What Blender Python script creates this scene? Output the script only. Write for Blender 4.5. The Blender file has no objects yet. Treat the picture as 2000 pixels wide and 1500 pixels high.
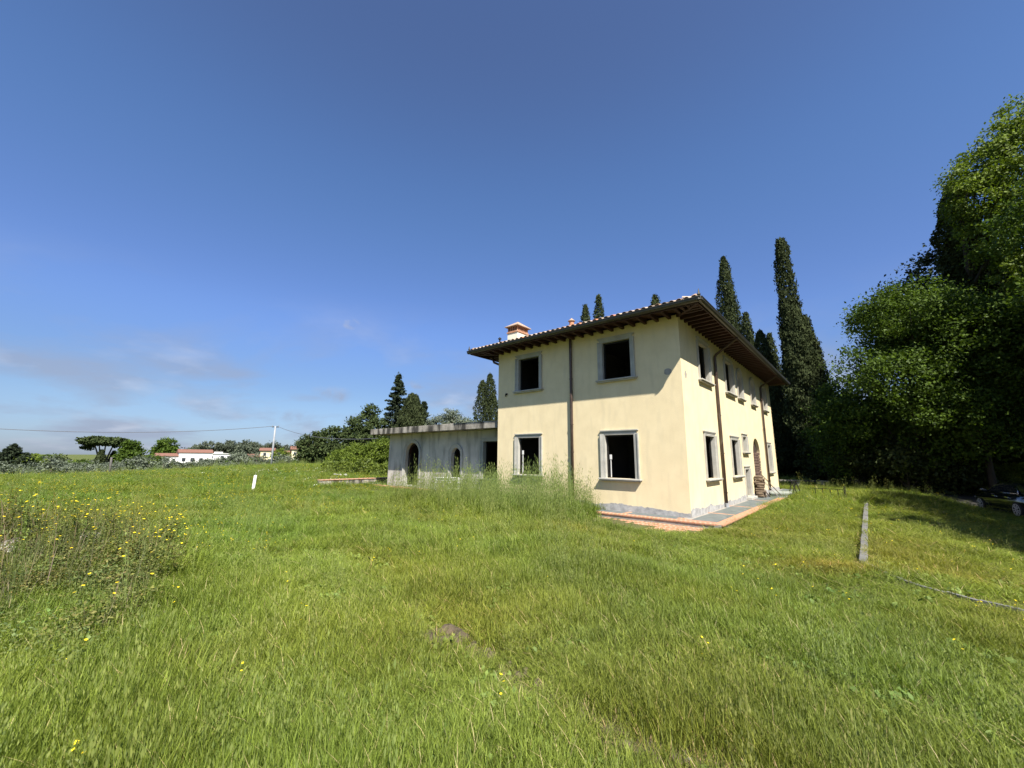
import bpy, bmesh, math, random
import numpy as np
from mathutils import Vector, Matrix
R = math.radians
scene = bpy.context.scene
rng = np.random.default_rng(7)
random.seed(7)

# ------------------------------------------------------------------ camera
F_PX, PITCH, ROLL, HC = 789.02, 0.180397, 0.00854, 1.681
cam_d = bpy.data.cameras.new('camera'); cam = bpy.data.objects.new('camera', cam_d)
scene.collection.objects.link(cam); scene.camera = cam
cam_d.sensor_fit = 'HORIZONTAL'; cam_d.sensor_width = 36.0; cam_d.lens = F_PX / 2000 * 36
cam_d.clip_start = 0.05; cam_d.clip_end = 9000
r0 = Vector((1, 0, 0)); u0 = Vector((0, -math.sin(PITCH), math.cos(PITCH))); f0 = Vector((0, math.cos(PITCH), math.sin(PITCH)))
cR = r0 * math.cos(ROLL) + u0 * math.sin(ROLL); cU = u0 * math.cos(ROLL) - r0 * math.sin(ROLL)
cam.matrix_world = Matrix(((cR.x, cU.x, -f0.x, 0), (cR.y, cU.y, -f0.y, 0), (cR.z, cU.z, -f0.z, HC), (0, 0, 0, 1)))
scene.render.resolution_x = 1024; scene.render.resolution_y = 768

# ------------------------------------------------------------------ light
SUN_TO = Vector((0.2098, -0.6014, 0.7709)).normalized()
SUN_EL = math.asin(SUN_TO.z); SUN_AZ = math.atan2(SUN_TO.x, SUN_TO.y)
world = bpy.data.worlds.new('World'); scene.world = world; world.use_nodes = True
wn = world.node_tree.nodes; wl = world.node_tree.links; wn.clear()
out = wn.new('ShaderNodeOutputWorld'); bg = wn.new('ShaderNodeBackground')
sky = wn.new('ShaderNodeTexSky'); sky.sky_type = 'NISHITA'; sky.sun_disc = False
sky.sun_elevation = SUN_EL; sky.sun_rotation = SUN_AZ; sky.altitude = 120; sky.air_density = 1.0; sky.dust_density = 0.55; sky.ozone_density = 1.6
bg.inputs['Strength'].default_value = 0.079
tc = wn.new('ShaderNodeTexCoord')
# cirrus and low cloud banks, built from noise over the direction on the sky
sep = wn.new('ShaderNodeSeparateXYZ'); wl.new(tc.outputs['Generated'], sep.inputs[0])
zc = wn.new('ShaderNodeMath'); zc.operation = 'ADD'; zc.inputs[1].default_value = 0.24; wl.new(sep.outputs['Z'], zc.inputs[0])
dv = wn.new('ShaderNodeVectorMath'); dv.operation = 'DIVIDE'
cmb = wn.new('ShaderNodeCombineXYZ')
for i in range(3): wl.new(zc.outputs[0], cmb.inputs[i])
wl.new(tc.outputs['Generated'], dv.inputs[0]); wl.new(cmb.outputs[0], dv.inputs[1])
n1 = wn.new('ShaderNodeTexNoise'); n1.inputs['Scale'].default_value = 1.7; n1.inputs['Detail'].default_value = 7; n1.inputs['Roughness'].default_value = 0.52
n1.inputs['Distortion'].default_value = 0.25
mp = wn.new('ShaderNodeMapping'); mp.inputs['Location'].default_value = (3.35, 1.75, 0.4); wl.new(dv.outputs[0], mp.inputs[0]); wl.new(mp.outputs[0], n1.inputs['Vector'])
r1 = wn.new('ShaderNodeMapRange'); r1.inputs['From Min'].default_value = 0.445; r1.inputs['From Max'].default_value = 0.64; wl.new(n1.outputs[0], r1.inputs['Value'])
# only low over the horizon
lo = wn.new('ShaderNodeMapRange'); lo.inputs['From Min'].default_value = 0.36; lo.inputs['From Max'].default_value = 0.08; wl.new(sep.outputs['Z'], lo.inputs['Value'])
mm = wn.new('ShaderNodeMath'); mm.operation = 'MULTIPLY'; wl.new(r1.outputs[0], mm.inputs[0]); wl.new(lo.outputs[0], mm.inputs[1])
m2 = wn.new('ShaderNodeMath'); m2.operation = 'MULTIPLY'; m2.inputs[1].default_value = 0.80; wl.new(mm.outputs[0], m2.inputs[0])
ccr = wn.new('ShaderNodeValToRGB'); ccr.color_ramp.elements[0].position = .52; ccr.color_ramp.elements[0].color = (2.05, 2.35, 3.15, 1); ccr.color_ramp.elements[1].position = .74; ccr.color_ramp.elements[1].color = (3.3, 3.5, 4.2, 1)
n2 = wn.new('ShaderNodeTexNoise'); n2.inputs['Scale'].default_value = 3.6; n2.inputs['Detail'].default_value = 6; wl.new(mp.outputs[0], n2.inputs['Vector']); wl.new(n2.outputs[0], ccr.inputs[0])
tint = wn.new('ShaderNodeMix'); tint.data_type = 'RGBA'; tint.blend_type = 'MULTIPLY'; tint.inputs['Factor'].default_value = 1.0
wl.new(sky.outputs[0], tint.inputs[6])
skr = wn.new('ShaderNodeValToRGB'); skr.color_ramp.interpolation = 'EASE'; wl.new(sep.outputs['Z'], skr.inputs[0])
_e = skr.color_ramp.elements
while len(_e) < 5: _e.new(.5)
for _k, (_p, _c) in enumerate([(0.0, (.36, .44, .68)), (.12, (.46, .53, .68)), (.32, (.60, .70, .97)), (.565, (.62, .77, 1.0)), (.80, (.62, .68, .86))]): _e[_k].position = _p; _e[_k].color = (*_c, 1)
wl.new(skr.outputs[0], tint.inputs[7])
mix = wn.new('ShaderNodeMix'); mix.data_type = 'RGBA'; wl.new(m2.outputs[0], mix.inputs['Factor']); wl.new(tint.outputs[2], mix.inputs[6])
_acc = m2.outputs[0]                # a few small separate wisps standing in the sky
for _d, _r, _sc in (((-0.371, 0.880, 0.297), 0.050, (1, 1, 2.6)), ((-0.232, 0.958, 0.170), 0.045, (1, 1, 2.8)), ((-0.400, 0.906, 0.136), 0.045, (1, 1, 1.8)), ((-0.468, 0.880, 0.083), 0.045, (1, 1, 2.2))):
    _v = Vector(_d).normalized(); _s = wn.new('ShaderNodeVectorMath'); _s.operation = 'SUBTRACT'; wl.new(tc.outputs['Generated'], _s.inputs[0]); _s.inputs[1].default_value = _v
    _m = wn.new('ShaderNodeVectorMath'); _m.operation = 'MULTIPLY'; wl.new(_s.outputs[0], _m.inputs[0]); _m.inputs[1].default_value = _sc
    _l = wn.new('ShaderNodeVectorMath'); _l.operation = 'LENGTH'; wl.new(_m.outputs[0], _l.inputs[0])
    _g = wn.new('ShaderNodeMapRange'); _g.interpolation_type = 'SMOOTHSTEP'; _g.inputs['From Min'].default_value = _r; _g.inputs['From Max'].default_value = _r * .2; _g.inputs['To Max'].default_value = 1.0; wl.new(_l.outputs['Value'], _g.inputs['Value'])
    _n = wn.new('ShaderNodeTexNoise'); _n.inputs['Scale'].default_value = 26; _n.inputs['Detail'].default_value = 6; wl.new(tc.outputs['Generated'], _n.inputs['Vector'])
    _h = wn.new('ShaderNodeMapRange'); _h.inputs['From Min'].default_value = .40; _h.inputs['From Max'].default_value = .66; _h.inputs['To Max'].default_value = .75; wl.new(_n.outputs[0], _h.inputs['Value'])
    _p = wn.new('ShaderNodeMath'); _p.operation = 'MULTIPLY'; wl.new(_g.outputs[0], _p.inputs[0]); wl.new(_h.outputs[0], _p.inputs[1])
    _x = wn.new('ShaderNodeMath'); _x.operation = 'MAXIMUM'; wl.new(_acc, _x.inputs[0]); wl.new(_p.outputs[0], _x.inputs[1]); _acc = _x.outputs[0]
wl.new(_acc, mix.inputs['Factor'])
wl.new(ccr.outputs[0], mix.inputs[7])
SKYMIX = mix
wl.new(mix.outputs[2], bg.inputs['Color']); wl.new(bg.outputs[0], out.inputs['Surface'])

sl = bpy.data.lights.new('sun', 'SUN'); sun = bpy.data.objects.new('sun', sl); scene.collection.objects.link(sun)
sl.energy = 5.0; sl.angle = R(0.53); sl.color = (1.0, 0.955, 0.88)
sun.rotation_euler = SUN_TO.to_track_quat('Z', 'Y').to_euler(); sun.location = (10, -20, 40)
scene.view_settings.view_transform = 'Standard'; scene.view_settings.look = 'None'
scene.view_settings.exposure = 1.15; scene.view_settings.gamma = 1.0; scene.view_settings.use_curve_mapping = False
scene.render.engine = 'CYCLES'
scene.cycles.max_bounces = 6; scene.cycles.transparent_max_bounces = 6

# ------------------------------------------------------------------ frames of reference
YAW = 0.7155769; CX, CY = 5.27678, 12.30995
UD = (-math.cos(YAW), math.sin(YAW)); VD = (math.sin(YAW), math.cos(YAW))
def H2W(u, v):                      # metres along the villa's front (leftwards) and its depth -> world
    return CX + u * UD[0] + v * VD[0], CY + u * UD[1] + v * VD[1]
def W2H(x, y):
    return (x - CX) * UD[0] + (y - CY) * UD[1], (x - CX) * VD[0] + (y - CY) * VD[1]
def sightline(px, py):
    c, s = math.cos(ROLL), math.sin(ROLL); x = px - 1000; y = py - 750
    x, y = c * x + s * y, -s * x + c * y
    return np.array([x, F_PX * math.cos(PITCH) + y * math.sin(PITCH), F_PX * math.sin(PITCH) - y * math.cos(PITCH)]) / F_PX
def bearing(px, py, dist):          # a world point seen in a direction at a horizontal distance
    d = sightline(px, py); h = math.hypot(d[0], d[1]); return np.array([0, 0, HC]) + d / h * dist

def sst(a, b, x):
    t = np.clip((x - a) / (b - a), 0, 1); return t * t * (3 - 2 * t)
KX, KY = 6.24, 7.58                 # the corner of the kerb
def kerb_side(x, y):                # >0 right of the kerb line
    return (x - KX) * VD[1] - (y - KY) * VD[0]
def vnoise(x, y, s, seed=0):
    x = x / s + seed * 17.3; y = y / s - seed * 9.1
    return (np.sin(x * 1.7 + 1.3 * np.sin(y * 1.1)) + np.sin(y * 2.1 + 1.7 * np.sin(x * 0.9 + 1)) + 0.6 * np.sin(3.1 * x + 2.3 * y)) / 2.6
def ground(x, y):
    x = np.asarray(x, float); y = np.asarray(y, float)
    r = np.hypot(x, y)
    z = -0.10 + 0.02 * vnoise(x, y, 1.3) + 0.035 * vnoise(x, y, 4.1, 1) * sst(3, 9, r)
    th = np.arctan2(x, y)
    # gentle rise to the back left
    z += 0.62 * sst(24, 50, r) * sst(-0.85, -0.45, th) * sst(0.35, 0.0, th)
    # gentle fall to the right of the kerb
    k = kerb_side(x, y)
    z -= 0.53 * sst(0.9, 4.6, k) * sst(3, 9, y) * (1 - .9 * sst(30, 38, r))
    z -= 0.10 * np.exp(-np.abs(k) / 1.4) * (k < -0.06) * sst(6.8, 7.8, y) * sst(28, 20, y)
    # left foreground spoil heap
    z += 0.56 * np.exp(-(((x + 6.9) / 1.9) ** 2 + ((y - 5.8) / 1.4) ** 2)) * (1 + 0.3 * vnoise(x, y, 0.6, 2))
    # a hollow wheel track and a burrow
    z -= 0.06 * np.exp(-(((x + 0.62) / 0.13) ** 2 + ((y - 4.42) / 0.12) ** 2))
    z += 0.035 * np.exp(-(((x + 0.50) / 0.25) ** 2 + ((y - 4.15) / 0.16) ** 2))
    # the field ends and the land falls into the valley on the left
    edge = 47 + 10 * sst(-0.80, -0.45, th)
    left = sst(0.1, -0.25, th) * sst(-1.9, -1.3, th)
    z -= 2.3 * sst(edge, edge + 28, r) * left + 2.9 * sst(90, 210, r) * left
    z += 7.5 * sst(230, 330, r) * np.exp(-((th + 0.56) / 0.20) ** 2)
    z = np.where(r > 60, z + 0.4 * vnoise(x, y, 22, 3) * left, z)
    return z

# ------------------------------------------------------------------ materials
def new_mat(name):
    m = bpy.data.materials.new(name); m.use_nodes = True
    return m, m.node_tree.nodes, m.node_tree.links, m.node_tree.nodes['Principled BSDF']
def ramp(n, stops):
    e = n.color_ramp.elements
    while len(e) < len(stops): e.new(0.5)
    for i, (p, c) in enumerate(stops): e[i].position = p; e[i].color = (*c, 1)
def noise_mat(name, cols, scale=4.0, rough=0.85, bump=0.0, bscale=40.0, detail=6, coords='Object', metal=0.0, spec=0.3, second=None, stretch=(1, 1, 1)):
    m, n, l, b = new_mat(name)
    tcn = n.new('ShaderNodeTexCoord'); mpn = n.new('ShaderNodeMapping'); mpn.inputs['Scale'].default_value = stretch
    l.new(tcn.outputs[coords], mpn.inputs[0])
    t = n.new('ShaderNodeTexNoise'); t.inputs['Scale'].default_value = scale; t.inputs['Detail'].default_value = detail; t.inputs['Roughness'].default_value = 0.6
    l.new(mpn.outputs[0], t.inputs['Vector'])
    cr = n.new('ShaderNodeValToRGB'); k = len(cols); ramp(cr, [(0.3 + 0.4 * i / max(1, k - 1), c) for i, c in enumerate(cols)])
    l.new(t.outputs['Fac'], cr.inputs[0]); col = cr.outputs[0]
    if second:                      # (scale, from, to, colour, amount, stretch)
        t2 = n.new('ShaderNodeTexNoise'); t2.inputs['Scale'].default_value = second[0]; t2.inputs['Detail'].default_value = 8
        mp2 = n.new('ShaderNodeMapping'); mp2.inputs['Scale'].default_value = second[5]; l.new(tcn.outputs[coords], mp2.inputs[0]); l.new(mp2.outputs[0], t2.inputs['Vector'])
        mr = n.new('ShaderNodeMapRange'); mr.inputs['From Min'].default_value = second[1]; mr.inputs['From Max'].default_value = second[2]; mr.inputs['To Max'].default_value = second[4]
        l.new(t2.outputs['Fac'], mr.inputs['Value'])
        mx = n.new('ShaderNodeMix'); mx.data_type = 'RGBA'; l.new(mr.outputs[0], mx.inputs['Factor']); l.new(col, mx.inputs[6]); mx.inputs[7].default_value = (*second[3], 1); col = mx.outputs[2]
    l.new(col, b.inputs['Base Color']); b.inputs['Roughness'].default_value = rough; b.inputs['Metallic'].default_value = metal
    b.inputs['Specular IOR Level'].default_value = spec
    if bump:
        tb = n.new('ShaderNodeTexNoise'); tb.inputs['Scale'].default_value = bscale; tb.inputs['Detail'].default_value = 4; l.new(tcn.outputs[coords], tb.inputs['Vector'])
        bp = n.new('ShaderNodeBump'); bp.inputs['Strength'].default_value = bump; bp.inputs['Distance'].default_value = 0.02
        l.new(tb.outputs['Fac'], bp.inputs['Height']); l.new(bp.outputs[0], b.inputs['Normal'])
    return m
def leaf_mat(name, dark, light, trans=0.25, rough=0.55, inst=False, spec=0.25, hue=None):
    m, n, l, b = new_mat(name)
    g = n.new('ShaderNodeNewGeometry'); cr = n.new('ShaderNodeValToRGB'); ramp(cr, [(0.0, dark), (0.75, light), (1.0, tuple(min(1, c * 1.35) for c in light))])
    tcn = n.new('ShaderNodeTexCoord')
    t = n.new('ShaderNodeTexNoise'); t.inputs['Scale'].default_value = 0.55; t.inputs['Detail'].default_value = 4; l.new(g.outputs['Position'], t.inputs['Vector'])
    ma = n.new('ShaderNodeMath'); ma.operation = 'MULTIPLY_ADD'; ma.inputs[1].default_value = 0.72; l.new(g.outputs['Random Per Island'], ma.inputs[0])
    mb_ = n.new('ShaderNodeMath'); mb_.operation = 'MULTIPLY_ADD'; mb_.inputs[1].default_value = 0.75; mb_.inputs[2].default_value = -0.16; l.new(t.outputs['Fac'], mb_.inputs[0]); l.new(mb_.outputs[0], ma.inputs[2])
    l.new(ma.outputs[0], cr.inputs[0]); col = cr.outputs[0]
    if inst:                        # per clump tint carried by the scattered points
        at = n.new('ShaderNodeAttribute'); at.attribute_type = 'INSTANCER'; at.attribute_name = 'tint'
        mx = n.new('ShaderNodeMix'); mx.data_type = 'RGBA'; mx.blend_type = 'MULTIPLY'; mx.inputs['Factor'].default_value = 1.0
        l.new(col, mx.inputs[6]); l.new(at.outputs['Color'], mx.inputs[7]); col = mx.outputs[2]
    l.new(col, b.inputs['Base Color']); b.inputs['Roughness'].default_value = rough; b.inputs['Specular IOR Level'].default_value = spec
    tr = n.new('ShaderNodeBsdfTranslucent'); ms = n.new('ShaderNodeMixShader'); ms.inputs[0].default_value = trans
    hs = n.new('ShaderNodeMix'); hs.data_type = 'RGBA'; hs.blend_type = 'MULTIPLY'; hs.inputs['Factor'].default_value = 1; l.new(col, hs.inputs[6]); hs.inputs[7].default_value = (1.25, 1.35, 0.5, 1)
    l.new(hs.outputs[2], tr.inputs[0]); l.new(b.outputs[0], ms.inputs[1]); l.new(tr.outputs[0], ms.inputs[2]); l.new(ms.outputs[0], n['Material Output'].inputs[0])
    return m
M = {}
M['plaster'] = noise_mat('yellow_plaster', [(0.66, 0.545, 0.335), (0.74, 0.62, 0.39)], 1.6, 0.92, 0.35, 55, second=(3.0, 0.5, 0.75, (0.56, 0.47, 0.30), 0.5, (1.5, 1.5, 0.35)), spec=0.1)
M['shaded_inner_plaster'] = noise_mat('inner_plaster_room_shade', [(0.07, 0.065, 0.06), (0.10, 0.095, 0.088)], 1.5, 0.95)  # room darkness put into the colour; the plaster itself is a lighter grey
M['plinth'] = noise_mat('bare_render_band', [(0.22, 0.215, 0.21), (0.44, 0.43, 0.41)], 5, 0.95, 0.4, 30, spec=0.1)
M['stone'] = noise_mat('grey_sandstone', [(0.33, 0.315, 0.275), (0.44, 0.425, 0.375)], 3, 0.8, 0.15, 60, spec=0.2)
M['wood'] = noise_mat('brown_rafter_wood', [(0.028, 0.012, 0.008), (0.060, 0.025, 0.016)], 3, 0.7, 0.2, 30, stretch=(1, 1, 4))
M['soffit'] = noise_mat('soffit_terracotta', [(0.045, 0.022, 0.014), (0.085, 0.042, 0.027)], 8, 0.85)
M['copper'] = noise_mat('dark_gutter_metal', [(0.045, 0.042, 0.030), (0.075, 0.068, 0.05)], 5, 0.42, metal=0.4, spec=0.5)
M['pipe'] = noise_mat('brown_pipe_metal', [(0.06, 0.04, 0.03), (0.10, 0.065, 0.048)], 5, 0.40, metal=0.45, spec=0.5, second=(6, 0.6, 0.7, (0.25, 0.22, 0.18), 0.5, (1, 1, 0.3)))
M['tile'] = noise_mat('roof_tile_clay', [(0.22, 0.11, 0.065), (0.36, 0.24, 0.155), (0.42, 0.34, 0.25)], 2.2, 0.9, 0.2, 30, coords='Object', second=(3, 0.5, 0.7, (0.16, 0.14, 0.10), 0.6, (1, 1, 1)))
M['brick'] = noise_mat('terracotta_brick', [(0.34, 0.16, 0.085), (0.47, 0.25, 0.15)], 4, 0.9, 0.2, 40, second=(8, 0.5, 0.75, (0.48, 0.37, 0.28), 0.7, (1, 1, 1)))
M['slate'] = noise_mat('grey_paving_slate', [(0.085, 0.105, 0.105), (0.14, 0.155, 0.15)], 3, 0.7, 0.2, 30, second=(5, 0.55, 0.8, (0.30, 0.29, 0.26), 0.6, (1, 1, 1)))
M['mortar'] = noise_mat('grey_mortar', [(0.24, 0.22, 0.19), (0.36, 0.33, 0.28)], 6, 0.95, 0.3, 40)
M['rubble'] = noise_mat('rubble_stone', [(0.075, 0.045, 0.035), (0.19, 0.125, 0.095)], 3, 0.95, 0.4, 25)
M['infill'] = noise_mat('dark_infill', [(0.035, 0.022, 0.018), (0.06, 0.04, 0.03)], 5, .95)
M['concrete'] = noise_mat('weathered_concrete', [(0.19, 0.17, 0.14), (0.38, 0.35, 0.30)], 2.0, 0.95, 0.4, 20, second=(1.3, 0.44, 0.60, (0.045, 0.042, 0.036), 0.95, (2.4, 2.4, 0.7)), spec=0.1)
M['render'] = noise_mat('pale_grey_render', [(0.42, 0.385, 0.33), (0.58, 0.535, 0.465)], 0.9, 0.95, 0.3, 25, second=(1.2, 0.48, 0.72, (0.20, 0.19, 0.165), 0.9, (2.2, 2.2, 0.5)), spec=0.1)
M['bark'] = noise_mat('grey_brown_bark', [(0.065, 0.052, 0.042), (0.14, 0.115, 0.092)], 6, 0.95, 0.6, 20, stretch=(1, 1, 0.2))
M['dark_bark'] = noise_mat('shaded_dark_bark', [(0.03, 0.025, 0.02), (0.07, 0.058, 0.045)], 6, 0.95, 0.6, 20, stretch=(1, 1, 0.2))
M['soil'] = noise_mat('dry_soil', [(0.075, 0.058, 0.036), (0.165, 0.132, 0.083)], 5, 0.98, 0.5, 30)
M['white_paint'] = noise_mat('white_plastic', [(0.70, 0.68, 0.64), (0.80, 0.79, 0.76)], 8, 0.5)
M['grey_post'] = noise_mat('galvanised_grey', [(0.24, 0.25, 0.26), (0.32, 0.33, 0.34)], 4, 0.6)
M['dark_pole'] = noise_mat('weathered_pole_wood', [(0.07, 0.065, 0.06), (0.12, 0.11, 0.10)], 4, 0.9)
M['black_metal'] = noise_mat('black_iron', [(0.012, 0.012, 0.012), (0.03, 0.028, 0.026)], 8, 0.5, metal=0.3)
M['cable'] = noise_mat('cable_rubber', [(0.09, 0.09, 0.10), (0.13, 0.13, 0.14)], 8, 0.7)
M['log'] = noise_mat('cut_firewood', [(0.05, 0.035, 0.025), (0.22, 0.165, 0.11)], 5, 0.9, 0.4, 30)
M['plank'] = noise_mat('silvered_plank', [(0.36, 0.32, 0.28), (0.52, 0.48, 0.43)], 5, 0.85, 0.2, 30)
M['tarp'] = noise_mat('grey_green_sheet', [(0.20, 0.22, 0.19), (0.30, 0.31, 0.27)], 3, 0.6)
M['asphalt'] = noise_mat('old_driveway', [(0.030, 0.028, 0.024), (0.060, 0.054, 0.045)], 2, 0.95, 0.2, 30)
M['house_white'] = noise_mat('white_house_wall', [(0.66, 0.64, 0.60), (0.74, 0.72, 0.68)], 1, 0.9)
M['house_yellow'] = noise_mat('cream_house_wall', [(0.60, 0.53, 0.33), (0.68, 0.61, 0.40)], 1, 0.9)
M['house_roof'] = noise_mat('far_roof_tiles', [(0.15, 0.070, 0.05), (0.23, 0.12, 0.085)], 3, 0.9)
M['dark_window'] = noise_mat('dark_window_glass', [(0.02, 0.025, 0.03), (0.04, 0.045, 0.05)], 3, 0.2, spec=0.6)
M['white_frame'] = noise_mat('white_window_frame', [(0.55, 0.55, 0.53), (0.65, 0.65, 0.62)], 3, 0.6)
M['car_paint'] = noise_mat('black_car_paint', [(0.006, 0.007, 0.009), (0.008, 0.009, 0.011)], 3, 0.12, spec=0.8); M['car_paint'].node_tree.nodes['Principled BSDF'].inputs['Coat Weight'].default_value = 1.0
M['glass'] = noise_mat('dark_tinted_glass', [(0.012, 0.014, 0.016), (0.014, 0.016, 0.02)], 3, 0.05, spec=0.9)
M['chrome'] = noise_mat('chrome', [(0.6, 0.6, 0.62), (0.65, 0.65, 0.67)], 3, 0.15, metal=1.0)
M['rim'] = noise_mat('alloy_rim', [(0.45, 0.45, 0.46), (0.55, 0.55, 0.56)], 3, 0.35, metal=0.3)
M['rubber'] = noise_mat('tyre_rubber', [(0.012, 0.012, 0.012), (0.02, 0.02, 0.02)], 3, 0.85)
M['red_lens'] = noise_mat('red_lamp_lens', [(0.25, 0.01, 0.01), (0.3, 0.015, 0.01)], 3, 0.2)
M['lf_cypress'] = leaf_mat('cypress_foliage', (0.014, 0.021, 0.009), (0.042, 0.052, 0.021), 0.08, spec=.04, rough=.8)
M['lf_broad'] = leaf_mat('broadleaf_foliage', (0.018, 0.036, 0.007), (0.076, 0.118, 0.016), 0.30, spec=.12)
M['lf_lime'] = leaf_mat('spring_foliage', (0.042, 0.070, 0.010), (0.130, 0.172, 0.024), 0.32, spec=.15)
M['lf_conifer'] = leaf_mat('conifer_foliage', (0.013, 0.022, 0.013), (0.040, 0.052, 0.028), 0.08, spec=.05, rough=.8)
M['lf_pine'] = leaf_mat('pine_foliage', (0.018, 0.032, 0.013), (0.056, 0.074, 0.026), 0.12, spec=.06, rough=.8)
M['lf_olive'] = leaf_mat('olive_foliage', (0.050, 0.066, 0.042), (0.135, 0.155, 0.105), 0.15)
M['lf_ivy'] = leaf_mat('ivy_foliage', (0.016, 0.024, 0.008), (0.048, 0.060, 0.018), 0.12, spec=.08)
M['lf_wood'] = leaf_mat('far_wood_foliage', (0.034, 0.048, 0.034), (0.085, 0.100, 0.060), 0.12)
M['lf_hedge'] = leaf_mat('hedge_foliage', (0.040, 0.065, 0.010), (0.130, 0.165, 0.022), 0.25)
M['grass'] = leaf_mat('grass_blades', (0.030, 0.059, 0.009), (0.170, 0.224, 0.040), 0.35, inst=True, spec=.2)
M['weed'] = leaf_mat('weed_leaves', (0.050, 0.078, 0.020), (0.165, 0.200, 0.058), 0.3, inst=True, spec=.12)
M['straw'] = leaf_mat('dry_grass_stalks', (0.20, 0.17, 0.09), (0.38, 0.33, 0.18), 0.3, inst=True)
M['oat'] = leaf_mat('oat_seed_heads', (0.10, 0.145, 0.04), (0.20, 0.24, 0.08), 0.35, inst=True)
M['yellow'] = noise_mat('yellow_petals', [(0.75, 0.55, 0.01), (0.85, 0.68, 0.02)], 3, 0.7)
M['white_petal'] = noise_mat('white_petals', [(0.65, 0.65, 0.5), (0.75, 0.75, 0.62)], 3, 0.7)

# ground: green turf litter with soil patches
def ground_mat():
    m, n, l, b = new_mat('meadow_soil')
    g = n.new('ShaderNodeNewGeometry')
    t1 = n.new('ShaderNodeTexNoise'); t1.inputs['Scale'].default_value = 0.35; t1.inputs['Detail'].default_value = 8
    t2 = n.new('ShaderNodeTexNoise'); t2.inputs['Scale'].default_value = 9; t2.inputs['Detail'].default_value = 8; t2.inputs['Roughness'].default_value = 0.75
    for t in (t1, t2): l.new(g.outputs['Position'], t.inputs['Vector'])
    c1 = n.new('ShaderNodeValToRGB'); ramp(c1, [(0.3, (0.055, 0.078, 0.018)), (0.5, (0.090, 0.115, 0.028)), (0.7, (0.120, 0.130, 0.040))]); l.new(t1.outputs[0], c1.inputs[0])
    c2 = n.new('ShaderNodeValToRGB'); ramp(c2, [(0.35, (0.055, 0.045, 0.025)), (0.65, (0.155, 0.125, 0.070))]); l.new(t2.outputs[0], c2.inputs[0])
    ln = n.new('ShaderNodeVectorMath'); ln.operation = 'LENGTH'; l.new(g.outputs['Position'], ln.inputs[0])
    mr = n.new('ShaderNodeMapRange'); mr.inputs['From Min'].default_value = 6; mr.inputs['From Max'].default_value = 30; mr.inputs['To Min'].default_value = 0.75; mr.inputs['To Max'].default_value = 0.12; l.new(ln.outputs['Value'], mr.inputs['Value'])
    mx = n.new('ShaderNodeMix'); mx.data_type = 'RGBA'; l.new(mr.outputs[0], mx.inputs['Factor']); l.new(c1.outputs[0], mx.inputs[6]); l.new(c2.outputs[0], mx.inputs[7])
    l.new(mx.outputs[2], b.inputs['Base Color']); b.inputs['Roughness'].default_value = 0.95; b.inputs['Specular IOR Level'].default_value = 0.1
    bp = n.new('ShaderNodeBump'); bp.inputs['Strength'].default_value = 0.8; bp.inputs['Distance'].default_value = 0.05; l.new(t2.outputs[0], bp.inputs['Height']); l.new(bp.outputs[0], b.inputs['Normal'])
    return m
M['ground'] = ground_mat()

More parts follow.
